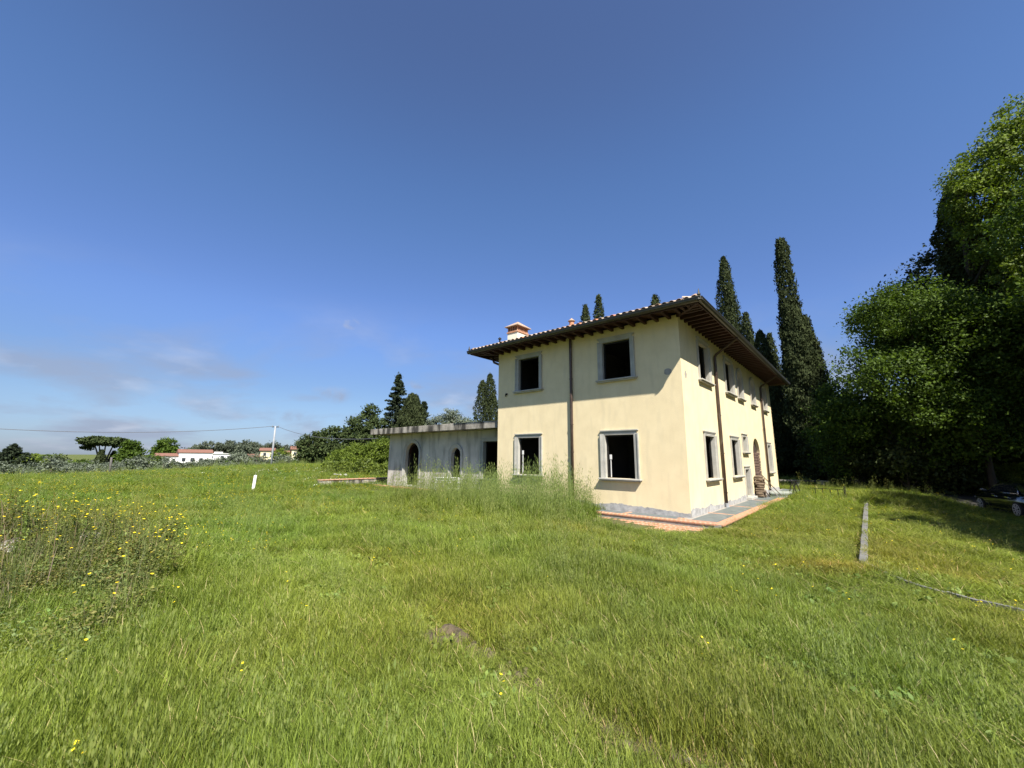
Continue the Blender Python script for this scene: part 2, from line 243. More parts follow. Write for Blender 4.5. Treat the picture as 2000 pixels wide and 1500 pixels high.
# ------------------------------------------------------------------ mesh helpers
COL = scene.collection
def tag(o, label=None, cat=None, group=None, kind=None):
    if label: o['label'] = label
    if cat: o['category'] = cat
    if group: o['group'] = group
    if kind: o['kind'] = kind
    return o
def empty(name, loc=(0, 0, 0), rz=0.0, **k):
    o = bpy.data.objects.new(name, None); o.location = loc; o.rotation_euler = (0, 0, rz); COL.objects.link(o); o.empty_display_size = 0.2
    return tag(o, **k)
class MB:
    def __init__(s): s.v = []; s.f = []
    def add(s, vs, fs):
        b = len(s.v); s.v += [tuple(p) for p in vs]; s.f += [tuple(i + b for i in f) for f in fs]; return s
    def box(s, x0, x1, y0, y1, z0, z1):
        return s.add([(x0, y0, z0), (x1, y0, z0), (x1, y1, z0), (x0, y1, z0), (x0, y0, z1), (x1, y0, z1), (x1, y1, z1), (x0, y1, z1)],
                     [(0, 3, 2, 1), (4, 5, 6, 7), (0, 1, 5, 4), (1, 2, 6, 5), (2, 3, 7, 6), (3, 0, 4, 7)])
    def hexa(s, p):                 # eight points, bottom ring then top ring
        return s.add(p, [(0, 3, 2, 1), (4, 5, 6, 7), (0, 1, 5, 4), (1, 2, 6, 5), (2, 3, 7, 6), (3, 0, 4, 7)])
    def bar(s, a, b, w, h=None, up=(0, 0, 1)):
        h = h or w; a = Vector(a); b = Vector(b); d = (b - a).normalized(); u = Vector(up)
        sd = d.cross(u)
        if sd.length < 1e-4: sd = d.cross(Vector((1, 0, 0)))
        sd.normalize(); u = sd.cross(d)
        q = []
        for p in (a, b):
            q += [p - sd * w / 2 - u * h / 2, p + sd * w / 2 - u * h / 2, p + sd * w / 2 + u * h / 2, p - sd * w / 2 + u * h / 2]
        return s.add(q, [(0, 1, 2, 3), (4, 7, 6, 5), (0, 4, 5, 1), (1, 5, 6, 2), (2, 6, 7, 3), (3, 7, 4, 0)])
    def tube(s, pts, rad, n=10, caps=True):
        pts = [Vector(p) for p in pts]; rad = rad if isinstance(rad, (list, tuple)) else [rad] * len(pts)
        rings = []; prev = None
        for i, p in enumerate(pts):
            d = (pts[min(i + 1, len(pts) - 1)] - pts[max(i - 1, 0)]).normalized()
            a = prev if prev is not None else (Vector((0, 0, 1)) if abs(d.z) < 0.9 else Vector((1, 0, 0)))
            a = (a - d * a.dot(d)).normalized(); prev = a; c = d.cross(a)
            rings.append([p + (a * math.cos(t) + c * math.sin(t)) * rad[i] for t in [2 * math.pi * k / n for k in range(n)]])
        vs = [q for r_ in rings for q in r_]; fs = []
        for i in range(len(pts) - 1):
            for k in range(n): fs.append((i * n + k, i * n + (k + 1) % n, (i + 1) * n + (k + 1) % n, (i + 1) * n + k))
        if caps: fs += [tuple(range(n - 1, -1, -1)), tuple(range((len(pts) - 1) * n, len(pts) * n))]
        return s.add(vs, fs)
    def lathe(s, prof, cx=0, cy=0, n=16):
        vs = []; fs = []
        for r_, z in prof:
            for k in range(n): t = 2 * math.pi * k / n; vs.append((cx + r_ * math.cos(t), cy + r_ * math.sin(t), z))
        for i in range(len(prof) - 1):
            for k in range(n): fs.append((i * n + k, i * n + (k + 1) % n, (i + 1) * n + (k + 1) % n, (i + 1) * n + k))
        fs += [tuple(range(n - 1, -1, -1)), tuple(range((len(prof) - 1) * n, len(prof) * n))]
        return s.add(vs, fs)
    def build(s, name, mat, parent=None, smooth=False, bevel=0.0, loc=None, **k):
        me = bpy.data.meshes.new(name); me.from_pydata(s.v, [], s.f); me.update()
        if smooth: me.polygons.foreach_set('use_smooth', [True] * len(me.polygons))
        for mm_ in (mat if isinstance(mat, (list, tuple)) else [mat]): me.materials.append(mm_)
        o = bpy.data.objects.new(name, me); COL.objects.link(o)
        if parent is not None: o.parent = parent
        if loc is not None: o.location = loc
        if bevel:
            bm = bmesh.new(); bm.from_mesh(me); bmesh.ops.remove_doubles(bm, verts=bm.verts, dist=1e-5)
            bmesh.ops.bevel(bm, geom=bm.edges[:], offset=bevel, segments=1, affect='EDGES'); bm.to_mesh(me); bm.free()
        return tag(o, **k)
def share(src, name, parent, loc, rot=(0, 0, 0), scl=(1, 1, 1)):
    o = src.copy(); o.name = name; COL.objects.link(o); o.parent = parent; o.location = loc; o.rotation_euler = rot; o.scale = scl
    return o
def quads(name, V, mat, parent=None, **k):   # V (N,4,3) -> one mesh of loose leaves
    n = len(V); me = bpy.data.meshes.new(name)
    me.vertices.add(4 * n); me.vertices.foreach_set('co', np.ascontiguousarray(V, dtype=np.float32).ravel())
    me.loops.add(4 * n); me.loops.foreach_set('vertex_index', np.arange(4 * n, dtype=np.int32))
    me.polygons.add(n); me.polygons.foreach_set('loop_start', np.arange(0, 4 * n, 4, dtype=np.int32)); me.polygons.foreach_set('loop_total', np.full(n, 4, dtype=np.int32))
    me.update(calc_edges=True); me.materials.append(mat)
    o = bpy.data.objects.new(name, me); COL.objects.link(o)
    if parent is not None: o.parent = parent
    return tag(o, **k)

# ------------------------------------------------------------------ ground sheet
def make_ground():
    rad = np.concatenate([[0.25], np.geomspace(0.5, 60, 230), np.geomspace(62, 6000, 90)]); na = 320
    # finer angular steps are spent in front of the camera
    t = np.linspace(0, 1, na, endpoint=False); ang = 2 * math.pi * t + 0.0
    A, Rr = np.meshgrid(ang, rad); X = Rr * np.sin(A); Y = Rr * np.cos(A); Z = ground(X, Y)
    v = np.stack([X, Y, Z], -1).reshape(-1, 3); nr = len(rad)
    fs = []
    idx = np.arange(nr * na).reshape(nr, na)
    a = idx[:-1]; b = np.roll(idx, -1, 1)[:-1]; c = np.roll(idx, -1, 1)[1:]; d = idx[1:]
    F = np.stack([a, d, c, b], -1).reshape(-1, 4)
    me = bpy.data.meshes.new('ground'); me.from_pydata(v.tolist() + [(0, 0, float(ground(0, 0)))], [], F.tolist() + [(len(v), int(idx[0, i]), int(idx[0, (i + 1) % na])) for i in range(na)])
    me.update(); me.polygons.foreach_set('use_smooth', [True] * len(me.polygons)); me.materials.append(M['ground'])
    bm = bmesh.new(); bm.from_mesh(me); bmesh.ops.recalc_face_normals(bm, faces=bm.faces); bm.to_mesh(me); bm.free()
    o = bpy.data.objects.new('ground', me); COL.objects.link(o); tag(o, kind='structure')
make_ground()
# driveway sheet draped over the ground on the right
def drape(name, pts_l, pts_r, mat, lift, n=40, m=6):
    v = []; f = []
    def along(P, t):
        k = t * (len(P) - 1); i = min(int(k), len(P) - 2); a = k - i
        return P[i][0] * (1 - a) + P[i + 1][0] * a, P[i][1] * (1 - a) + P[i + 1][1] * a
    for i in range(n + 1):
        p = along(pts_l, i / n); q = along(pts_r, i / n)
        for j in range(m + 1):
            x = p[0] + (q[0] - p[0]) * j / m; y = p[1] + (q[1] - p[1]) * j / m; v.append((x, y, float(ground(x, y)) + lift))
    for i in range(n):
        for j in range(m): a = i * (m + 1) + j; f.append((a, a + 1, a + m + 2, a + m + 1))
    me = bpy.data.meshes.new(name); me.from_pydata(v, [], f); me.materials.append(mat); me.update()
    o = bpy.data.objects.new(name, me); COL.objects.link(o); tag(o, kind='structure'); return o
drape('driveway', [(20.5, 13.0), (22.5, 21.5), (24.3, 27.5), (30, 44)], [(26.0, 12.0), (26.5, 19.5), (27.3, 25.5), (36, 44)], M['asphalt'], 0.02)

# ------------------------------------------------------------------ the villa
W, L, OH = 7.776, 15.80, 0.91
villa = empty('villa', (CX, CY, 0), -YAW, label='two-storey cream yellow villa with hipped tile roof and empty dark window openings', cat='house')
# villa axes: x to the right of the front face (front runs x -W..0), y into the depth
def wall_mesh(mb, length, z0, z1, th, ops, P, inner=None):
    mb0 = mb
    S = sorted({0, length} | {o[0] for o in ops} | {o[1] for o in ops}); Zs = sorted({z0, z1} | {o[2] for o in ops} | {o[3] for o in ops})
    for d, flip, mb in ((0, False, mb), (th, True, inner or mb)):
        for i in range(len(S) - 1):
            for j in range(len(Zs) - 1):
                sc = (S[i] + S[i + 1]) / 2; zc_ = (Zs[j] + Zs[j + 1]) / 2
                if any(o[0] < sc < o[1] and o[2] < zc_ < o[3] for o in ops): continue
                q = [P(S[i], Zs[j], d), P(S[i + 1], Zs[j], d), P(S[i + 1], Zs[j + 1], d), P(S[i], Zs[j + 1], d)]
                mb.add(q, [(3, 2, 1, 0) if flip else (0, 1, 2, 3)])
        for o in ops:
            if o[4]:
                arc = arch_pts(o); top = [(a, o[3]) for a, _ in arc]
                for k in range(len(arc) - 1):
                    q = [P(*arc[k], d), P(*arc[k + 1], d), P(*top[k + 1], d), P(*top[k], d)]
                    mb.add(q, [(3, 2, 1, 0) if flip else (0, 1, 2, 3)])
    for o in ops:
        mb = mb0
        loop = [(o[0], o[2])] + [(o[1], o[2])] + (arch_pts(o)[::-1] if o[4] else [(o[1], o[3]), (o[0], o[3])])
        for k in range(len(loop)):
            a = loop[k]; b = loop[(k + 1) % len(loop)]
            if a == b: continue
            mb.add([P(*a, 0), P(*b, 0), P(*b, th), P(*a, th)], [(3, 2, 1, 0)])
def arch_pts(o, n=14, grow=0.0):
    c = (o[0] + o[1]) / 2; r_ = (o[1] - o[0]) / 2 + grow; zs = o[3] - (o[1] - o[0]) / 2 * 1.0
    return [(c - r_ * math.cos(math.pi * k / n), zs + r_ * math.sin(math.pi * k / n)) for k in range(n + 1)]
TOP = 6.12
front_ops = [(W - 6.655, W - 5.52, 4.405, 5.80, 0), (W - 6.655, W - 5.52, 1.035, 2.51, 0), (W - 2.745, W - 1.62, 4.405, 5.80, 0), (W - 2.745, W - 1.62, 1.035, 2.51, 0)]
side_ops = [(1.85, 3.04, 4.405, 5.80, 0), (1.85, 3.04, 1.035, 2.51, 0), (5.36, 6.58, 4.405, 5.80, 0), (5.36, 6.58, 1.035, 2.51, 0),
            (7.39, 8.31, 4.405, 5.74, 1), (10.11, 11.04, 4.405, 5.74, 1), (13.19, 14.18, 4.405, 5.80, 0), (13.19, 14.18, 1.035, 2.51, 0),
            (7.39, 8.25, 2.02, 2.72, 0), (7.34, 8.23, 0.12, 1.30, 0), (9.47, 11.12, 0.0, 2.72, 1)]
PF = lambda s, z, d: (-W + s, d, z)
PS = lambda s, z, d: (-d, s, z)
TH = 0.165
w = MB(); w2 = MB(); wall_mesh(w, W, -0.25, TOP + 0.12, TH, front_ops, PF, w2); w.build('wall', M['plaster'], villa); w2.build('inner_wall_face', M['shaded_inner_plaster'], villa)
w = MB(); w2 = MB(); wall_mesh(w, L, -0.25, TOP + 0.12, TH, side_ops, PS, w2); w.build('wall', M['plaster'], villa); w2.build('inner_wall_face', M['shaded_inner_plaster'], villa)
w = MB(); w.box(-W, -W + TH, TH, L - TH, -0.25, TOP + 0.12); w.build('wall', M['plaster'], villa)
w = MB(); w.box(-W + TH + .0005, -W + TH + .0025, TH + .0005, L - TH - .0005, .1, TOP); w.build('inner_wall_face', M['shaded_inner_plaster'], villa)
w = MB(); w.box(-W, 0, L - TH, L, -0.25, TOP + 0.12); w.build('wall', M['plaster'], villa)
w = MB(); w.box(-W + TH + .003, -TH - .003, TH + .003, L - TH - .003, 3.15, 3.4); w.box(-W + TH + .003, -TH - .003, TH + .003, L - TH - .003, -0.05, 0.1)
w.build('floor_slab', M['shaded_inner_plaster'], villa)
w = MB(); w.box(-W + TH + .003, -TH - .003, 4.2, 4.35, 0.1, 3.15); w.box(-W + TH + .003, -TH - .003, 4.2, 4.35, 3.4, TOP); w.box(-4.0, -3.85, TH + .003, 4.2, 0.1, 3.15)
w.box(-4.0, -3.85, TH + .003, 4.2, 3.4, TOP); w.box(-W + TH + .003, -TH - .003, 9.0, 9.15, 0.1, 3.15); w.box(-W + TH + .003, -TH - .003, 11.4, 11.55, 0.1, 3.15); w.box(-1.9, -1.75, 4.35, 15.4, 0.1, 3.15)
w.box(-1.9, -1.75, 4.35, 15.4, 3.4, TOP); w.build('partition', M['shaded_inner_plaster'], villa)
w = MB(); w.box(-W + TH + .003, -TH - .003, TH + .003, L - TH - .003, TOP, TOP + 0.1); w.build('ceiling', M['shaded_inner_plaster'], villa)
# bare band at the foot with a ragged upper edge, a thin coat proud of the plaster
def ragged(P, length, h0, amp, seed, name='plinth_band'):
    mb = MB(); rr = random.Random(seed); n = int(length / 0.05); hs = []
    h = h0
    for i in range(n + 1):
        h += rr.uniform(-amp, amp) * 0.35; h = min(max(h, h0 - amp), h0 + amp); hs.append(h)
    top = [P(length * i / n, hs[i], -0.006) for i in range(n + 1)]; bot = [P(length * i / n, -0.2, -0.006) for i in range(n + 1)]; bk = [P(length * i / n, hs[i], 0.0) for i in range(n + 1)]
    for i in range(n):
        mb.add([bot[i], bot[i + 1], top[i + 1], top[i]], [(0, 1, 2, 3)]); mb.add([top[i], top[i + 1], bk[i + 1], bk[i]], [(0, 1, 2, 3)])
    mb.build(name, M['plinth'], villa)
ragged(lambda s, z, d: (-W - 0.004 + s, d, z), W + 0.004, 0.17, 0.07, 3)
ragged(lambda s, z, d: (-d, s, z), 7.33, 0.18, 0.07, 5); ragged(lambda s, z, d: (-d, s + 8.24, z), 1.22, 0.14, 0.05, 6); ragged(lambda s, z, d: (-d, s + 11.13, z), L - 11.13, 0.24, 0.09, 8)
# stone surrounds
def boxp(mb, P, s0, s1, z0, z1, d0, d1):
    mb.hexa([P(s0, z0, d0), P(s1, z0, d0), P(s1, z0, d1), P(s0, z0, d1), P(s0, z1, d0), P(s1, z1, d0), P(s1, z1, d1), P(s0, z1, d1)])
def window(root, P, o, fw=0.13, sill=True, mat='stone', leaf=None, deep=0.11, sill_ext=0.06):
    s0, s1, z0, z1, arch = o
    win = MB(); g = 0.004
    zs = z1 - (s1 - s0) / 2 if arch else z1
    for (a, b, pr, sgn) in ((0.0, fw * 0.45, 0.030, 0), (fw * 0.45, fw * 0.72, 0.048, 0), (fw * 0.72, fw, 0.066, 0)):
        boxp(win, P, s0 - b, s0 - a, z0, zs, -pr, 0.01); boxp(win, P, s1 + a, s1 + b, z0, zs, -pr, 0.01)
        if not arch: boxp(win, P, s0 - b, s1 + b, z1 + a + 0.0005, z1 + b, -pr, 0.01)
        else:
            i_ = arch_pts(o, 16, a); e_ = arch_pts(o, 16, b)
            for k in range(16):
                win.hexa([P(*i_[k], -pr), P(*i_[k + 1], -pr), P(*i_[k + 1], .01), P(*i_[k], .01), P(*e_[k], -pr), P(*e_[k + 1], -pr), P(*e_[k + 1], .01), P(*e_[k], .01)])
    # stone lining of the reveal
    t = 0.035
    boxp(win, P, s0 + .001, s0 + t, z0, zs, -0.022, deep); boxp(win, P, s1 - t, s1 - .001, z0, zs, -0.022, deep)
    if not arch: boxp(win, P, s0 + t + .001, s1 - t - .001, z1 - t, z1 - .001, -0.022, deep)
    else:
        i_ = arch_pts(o, 16, -t); e_ = arch_pts(o, 16, -0.001)
        for k in range(16):
            win.hexa([P(*i_[k], -.022), P(*i_[k + 1], -.022), P(*i_[k + 1], deep), P(*i_[k], deep), P(*e_[k], -.022), P(*e_[k + 1], -.022), P(*e_[k + 1], deep), P(*e_[k], deep)])
    wo = win.build('window_surround', M[mat], root)
    if sill:
        sb = MB(); boxp(sb, P, s0 - fw - sill_ext, s1 + fw + sill_ext, z0 - 0.05, z0 - .001, -0.15, deep + .05); boxp(sb, P, s0 - fw - sill_ext + .03, s1 + fw + sill_ext - .03, z0 - 0.092, z0 - 0.051, -0.11, 0.02)
        sb.build('sill', M[mat], wo, bevel=0.008)
    fr = MB(); e = 0.05
    boxp(fr, P, s0 + t + .002, s0 + t + e, z0 + .002, zs, deep + .01, deep + .06); boxp(fr, P, s1 - t - e, s1 - t - .002, z0 + .002, zs, deep + .01, deep + .06)
    if not arch: boxp(fr, P, s0 + t + e + .001, s1 - t - e - .001, z1 - t - e, z1 - t - .002, deep + .01, deep + .06)
    if arch:
        i_ = arch_pts(o, 12, -t - e); e_ = arch_pts(o, 12, -t - .002)
        for k in range(12): fr.hexa([P(*i_[k], deep + .01), P(*i_[k + 1], deep + .01), P(*i_[k + 1], deep + .06), P(*i_[k], deep + .06), P(*e_[k], deep + .01), P(*e_[k + 1], deep + .01), P(*e_[k + 1], deep + .06), P(*e_[k], deep + .06)])
    tag(fr.build('inner_frame', M['black_metal'], wo))
    if leaf:
        ha = MB(); sx = s0 + t + e + 0.06
        boxp(ha, P, sx, sx + 0.025, z0 + 0.02, z0 + leaf[0], deep + .03, deep + .05); boxp(ha, P, sx - .02, sx + 0.05, z0 + leaf[0], z0 + leaf[0] + 0.16, deep + .02, deep + .05)
        ha.build('fitting_bracket', M['white_frame'], wo)
    return wo
leafs = {1: (0.78,), 3: (0.62,)}
for i, o in enumerate(front_ops): window(villa, PF, o, leaf=leafs.get(i))
for i, o in enumerate(side_ops):
    if i == 10: continue
    if i == 9: window(villa, PS, o, fw=0.11, sill=False); continue
    window(villa, PS, o, fw=(0.10 if i in (8, 4, 5) else 0.13), leaf={1: (0.9,), 3: (0.5,)}.get(i), sill_ext=(0.04 if i > 3 else .06))
sb = MB(); sb.box(-0.1, 0.22, 7.2, 8.36, 0.0, 0.115); sb.build('door_step', M['stone'], villa, bevel=0.01)
# infill of the arched doorway: individual stones in mortar
mb = MB(); mb.box(-0.25, -0.09, 9.48, 11.11, 0.0, 2.02); mb.box(-0.38, -0.14, 9.475, 11.115, 2.03, 2.715); mb.build('infill_mortar_void_shade', M['infill'], villa)  # lower box backs the stones, upper dark box paints the void's shade
proto_stones = []
for k in range(4):
    rr = random.Random(k); sb = MB(); sb.box(-.5, .5, -.5, .5, -.5, .5); sb.v = [(x * rr.uniform(.85, 1), y * rr.uniform(.86, 1), z * rr.uniform(.8, 1)) for x, y, z in sb.v]
    proto_stones.append(sb)
st_mesh = []
z = 0.02; rr = random.Random(11); first = {}
while z < 2.02:
    h = rr.uniform(0.075, 0.16); y = 9.49 + rr.uniform(0, .02)
    half = 0.815 if z + h < 1.895 else math.sqrt(max(0.0001, 0.815 ** 2 - (z + h - 1.895) ** 2))
    ya = 10.295 - half; yb = 10.295 + half; y = ya
    while y < yb - 0.06:
        wd = min(rr.uniform(0.16, 0.36), yb - y)
        k = rr.randrange(4)
        if k not in first: o = proto_stones[k].build('stone', M['rubble'], villa); first[k] = o
        else: o = share(first[k], 'stone', villa, (0, 0, 0))
        o.location = (-0.09 + rr.uniform(-.015, .02), y + wd / 2, z + h / 2); o.scale = (0.13, wd - 0.015, h - 0.012); o.rotation_euler = (rr.uniform(-.03, .03), 0, 0)
        y += wd
    z += h
# mortar patches and marks on the walls
def disc_patch(P, s, z, rs, rz, seed, name='mortar_patch'):
    rr = random.Random(seed); n = 18; ring = []
    for k in range(n): a = 2 * math.pi * k / n; q = rr.uniform(.9, 1.05); ring.append((s + rs * q * math.cos(a), z + rz * q * math.sin(a)))
    mb = MB(); vs = [P(a, b, -0.005) for a, b in ring] + [P(a, b, 0.0) for a, b in ring]
    mb.add(vs, [tuple(range(n))] + [(k, (k + 1) % n, n + (k + 1) % n, n + k) for k in range(n)]); mb.build(name, M['mortar'], villa)
disc_patch(PF, W - 0.42, 4.42, 0.125, 0.11, 1); disc_patch(PS, 0.38, 4.34, 0.10, 0.12, 2)
mb = MB(); mb.box(-7.31, -7.24, -.05, 0.0, 4.31, 4.38); mb.box(-7.30, -7.27, -.09, -.05, 4.24, 4.36); mb.build('wall_hook', M['black_metal'], villa)

# roof: rafters, soffit, tiles, gutter
EZ = 6.265; PIT = math.tan(R(16))
x0, x1, y0, y1 = -W - OH, OH, -OH, L + OH
hw = (x1 - x0) / 2; xm = (x0 + x1) / 2; RZ = EZ + hw * PIT
roof = MB(); e = [(x0, y0, EZ), (x1, y0, EZ), (x1, y1, EZ), (x0, y1, EZ), (xm, y0 + hw, RZ), (xm, y1 - hw, RZ)]
roof.add(e + [(p[0], p[1], p[2] - 0.03) for p in e], [(0, 1, 4), (1, 2, 5, 4), (2, 3, 5), (3, 0, 4, 5), (7, 6, 10), (8, 7, 10, 11), (9, 8, 11), (6, 9, 11, 10), (0, 6, 7, 1), (1, 7, 8, 2), (2, 8, 9, 3), (3, 9, 6, 0)])
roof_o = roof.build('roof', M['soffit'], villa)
def tile_mesh(length=0.42, r_a=0.085, r_b=0.068, n=7):
    mb = MB(); vs = []
    for (yy, rr_, zz) in ((0, r_a, 0.0), (length, r_b, 0.012)):
        for q in (1.0, 0.84):
            for k in range(n): a = math.pi * k / (n - 1); vs.append((rr_ * q * math.cos(a), yy, zz + rr_ * q * math.sin(a) * 0.9))
    fs = []
    for k in range(n - 1):
        fs.append((k, k + 1, 2 * n + k + 1, 2 * n + k)); fs.append((n + k + 1, n + k, 3 * n + k, 3 * n + k + 1)); fs.append((k + 1, k, n + k, n + k + 1))
    mb.add(vs, fs); return mb
tproto = None; trnd = random.Random(4)
TILES = [M['tile']]
for nm, ca, cb in (('roof_tile_pale', (0.34, 0.25, 0.18), (0.50, 0.42, 0.33)), ('roof_tile_red', (0.42, 0.17, 0.09), (0.52, 0.26, 0.15)), ('roof_tile_dark', (0.12, 0.10, 0.08), (0.25, 0.19, 0.14))):
    TILES.append(noise_mat(nm, [ca, cb], 3, 0.9, 0.2, 30))
tsrc = []
for m_ in TILES:
    mb = tile_mesh(); o = mb.build('roof_tile', m_, roof_o, smooth=True); tsrc.append(o)
used = set()
def put_tile(x, y, z, rz, tilt):
    k = trnd.choice([0, 0, 1, 1, 1, 2, 3])
    if k in used: o = share(tsrc[k], 'roof_tile', roof_o, (0, 0, 0))
    else: o = tsrc[k]; used.add(k)
    o.location = (x, y, z); o.rotation_mode = 'XYZ'; o.rotation_euler = (tilt + trnd.uniform(-.03, .03), 0, rz + trnd.uniform(-.04, .04))
n = int((x1 - x0) / 0.215)
for i in range(n):
    x = x0 + 0.12 + i * (x1 - x0 - 0.24) / (n - 1)
    put_tile(x, y0 - 0.0, EZ + 0.05, 0, R(16))
    dd = min(x - x0, x1 - x)
    if dd > 0.45: put_tile(x, y0 + 0.33, EZ + 0.035 + 0.37 * PIT + 0.02, 0, R(16))
for i in range(60):                  # first course of the long side, only its ends show
    y = y0 + 0.12 + i * 0.215
    put_tile(x1 - 0.08, y, EZ + 0.03, math.pi / 2, R(16))
for k in range(4):
    if k not in used: put_tile(xm, y0 - 0.04, EZ + 0.035, 0, R(16))
# remaining courses, joined
mb = MB(); base = tile_mesh(n=5)
def slope_tiles(org, ax, ay, wid, tri):
    nn = int(wid / 0.215)
    for i in range(nn):
        s = 0.12 + i * (wid - 0.24) / (nn - 1); mx = min(s, wid - s) if tri else min(s, wid - s, hw)
        j = 2 if tri else 1; 
        while j * 0.37 < mx - 0.1:
            t = j * 0.37; jx = trnd.uniform(-.012, .012)
            vs = []
            for (a, b, c) in base.v:
                vs.append((org[0] + ax[0] * (s + a + jx) + ay[0] * (t + b), org[1] + ax[1] * (s + a + jx) + ay[1] * (t + b), EZ + 0.03 + (t + b) * PIT + c + 0.02 * (1 - b / 0.42)))
            mb.add(vs, base.f); j += 1
slope_tiles((x0, y0), (1, 0), (0, 1), x1 - x0, True)
slope_tiles((x0, y1), (0, -1), (1, 0), y1 - y0, False)
slope_tiles((x1, y0), (0, 1), (-1, 0), y1 - y0, False)
tag(mb.build('tile_courses', M['tile'], roof_o, smooth=True), kind='stuff')
# hip caps
def hip(a, b):
    a = Vector(a); b = Vector(b); n_ = int((b - a).length / 0.36); m_ = MB()
    for i in range(n_):
        p = a.lerp(b, i / n_); q = a.lerp(b, (i + 1.12) / n_); m_.tube([p + Vector((0, 0, .05)), q + Vector((0, 0, .03))], [0.11, 0.085], 8)
    m_.build('hip_tiles', M['tile'], roof_o, smooth=True)
hip((x0 + .1, y0 + .1, EZ + .03), (xm, y0 + hw, RZ)); hip((x1 - .1, y0 + .1, EZ + .03), (xm, y0 + hw, RZ)); hip((xm, y0 + hw, RZ), (xm, y1 - hw, RZ))
# rafters
raf = MB(); raf.hexa([(-.045, -OH + .05, 0.03), (.045, -OH + .05, 0.03), (.045, .05, -0.0), (-.045, .05, -0.0), (-.045, -OH + .05, .115), (.045, -OH + .05, .115), (.045, .05, .21), (-.045, .05, .21)])
raf.v = [(a, b, c) for a, b, c in raf.v]
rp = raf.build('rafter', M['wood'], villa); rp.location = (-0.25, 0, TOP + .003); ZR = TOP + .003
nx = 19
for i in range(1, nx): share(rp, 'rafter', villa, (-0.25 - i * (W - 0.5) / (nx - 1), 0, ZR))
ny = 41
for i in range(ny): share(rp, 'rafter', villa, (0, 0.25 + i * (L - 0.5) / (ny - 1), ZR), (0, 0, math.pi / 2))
for i in range(ny): share(rp, 'rafter', villa, (-W, 0.25 + i * (L - 0.5) / (ny - 1), ZR), (0, 0, -math.pi / 2))
# jack rafters run out square to the eaves in the corner, dying on the hip beam
for i, t in enumerate((0.16, 0.36, 0.56, 0.74)):
    j = MB()
    j.hexa([(t - .045, -OH + .05, ZR + .03), (t + .045, -OH + .05, ZR + .03), (t + .045, -t - .02, ZR + .0 + .02), (t - .045, -t - .02, ZR + .02), (t - .045, -OH + .05, ZR + .115), (t + .045, -OH + .05, ZR + .115), (t + .045, -t - .02, ZR + .15), (t - .045, -t - .02, ZR + .15)])
    jo = j.build('rafter', M['wood'], villa)
    j2 = MB(); j2.v = [(-y_ , -x_, z_) for x_, y_, z_ in j.v]; j2.f = [tuple(reversed(f)) for f in j.f]; j2.build('rafter', M['wood'], villa)
    j3 = MB(); j3.v = [(-W - x_, y_, z_) for x_, y_, z_ in j.v]; j3.f = [tuple(reversed(f)) for f in j.f]; j3.build('rafter', M['wood'], villa)
for sx, xc in ((1, 0), (-1, -W)):
    hb = MB(); hb.bar((xc - sx * .0, .0, ZR + .09), (xc + sx * (OH - .06), -OH + .06, ZR + .07), 0.10, 0.14); hb.build('hip_beam', M['wood'], villa)
# battens across the rafters (the broken lines seen from below)
bt = MB()
for k in (0.18, 0.46, 0.72):
    zb = ZR + .115 + (OH - k - .05) * 0 + (.095) * (1 - (k) / OH)
    bt.box(x0 + .1, x1 - .1, -k - .03, -k + .03, zb + .004, zb + .03); bt.box(k - .03, k + .03, -k + .031, L, zb + .004, zb + .03)
bt.build('battens', M['soffit'], villa)
# soffit boards
so = MB(); so.hexa([(x0 + .03, y0 + .03, EZ - .06), (x1 - .03, y0 + .03, EZ - .06), (x1 - .03, 0, EZ + .045), (x0 + .03, 0, EZ + .045), (x0 + .03, y0 + .03, EZ - .045), (x1 - .03, y0 + .03, EZ - .045), (x1 - .03, 0, EZ + .06), (x0 + .03, 0, EZ + .06)])
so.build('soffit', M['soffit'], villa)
# gutter with fascia
def gutter(a, b, outn):
    a = Vector(a); b = Vector(b); o = Vector(outn); g = MB(); n_ = 8; rad = 0.088
    prof = [(-rad * math.cos(math.pi * k / n_), -rad * math.sin(math.pi * k / n_)) for k in range(n_ + 1)]
    prof = [(-rad, 0.04)] + prof + [(rad, 0.045), (rad + .014, 0.045), (rad + .014, .022)]
    ring = lambda p: [p + o * (q[0] + rad) + Vector((0, 0, q[1])) for q in prof]
    A = ring(a); B = ring(b); m_ = len(prof); g.add(A + B, [(k, k + 1, m_ + k + 1, m_ + k) for k in range(m_ - 1)])
    inn = lambda p: [p + o * (q[0] * .93 + rad) + Vector((0, 0, q[1] * .93 + .003)) for q in prof[:-3]]
    A = inn(a); B = inn(b); m_ = len(A); g.add(A + B, [(k + 1, k, m_ + k, m_ + k + 1) for k in range(m_ - 1)])
    go = g.build('gutter', M['copper'], villa); return go
GZ = 6.245; gx0, gx1, gy0 = x0 + .07, x1 - .07, y0 + .07
gutter((gx0 - .15, gy0, GZ), (gx1 + .15, gy0, GZ), (0, -1, 0)); gutter((gx1, gy0 - .15, GZ), (gx1, L + OH - .07, GZ), (1, 0, 0)); gutter((gx0, L + OH - .07, GZ), (gx0, gy0 - .15, GZ), (-1, 0, 0))
fa = MB(); fa.box(x0 + .03, x1 - .03, y0 + .03, y0 + .065, EZ - .14, EZ - .01); fa.box(x1 - .065, x1 - .03, y0 + .066, y1 - .03, EZ - .14, EZ - .01); fa.box(x0 + .03, x0 + .065, y0 + .066, y1 - .03, EZ - .14, EZ - .01); fa.build('fascia', M['wood'], villa)
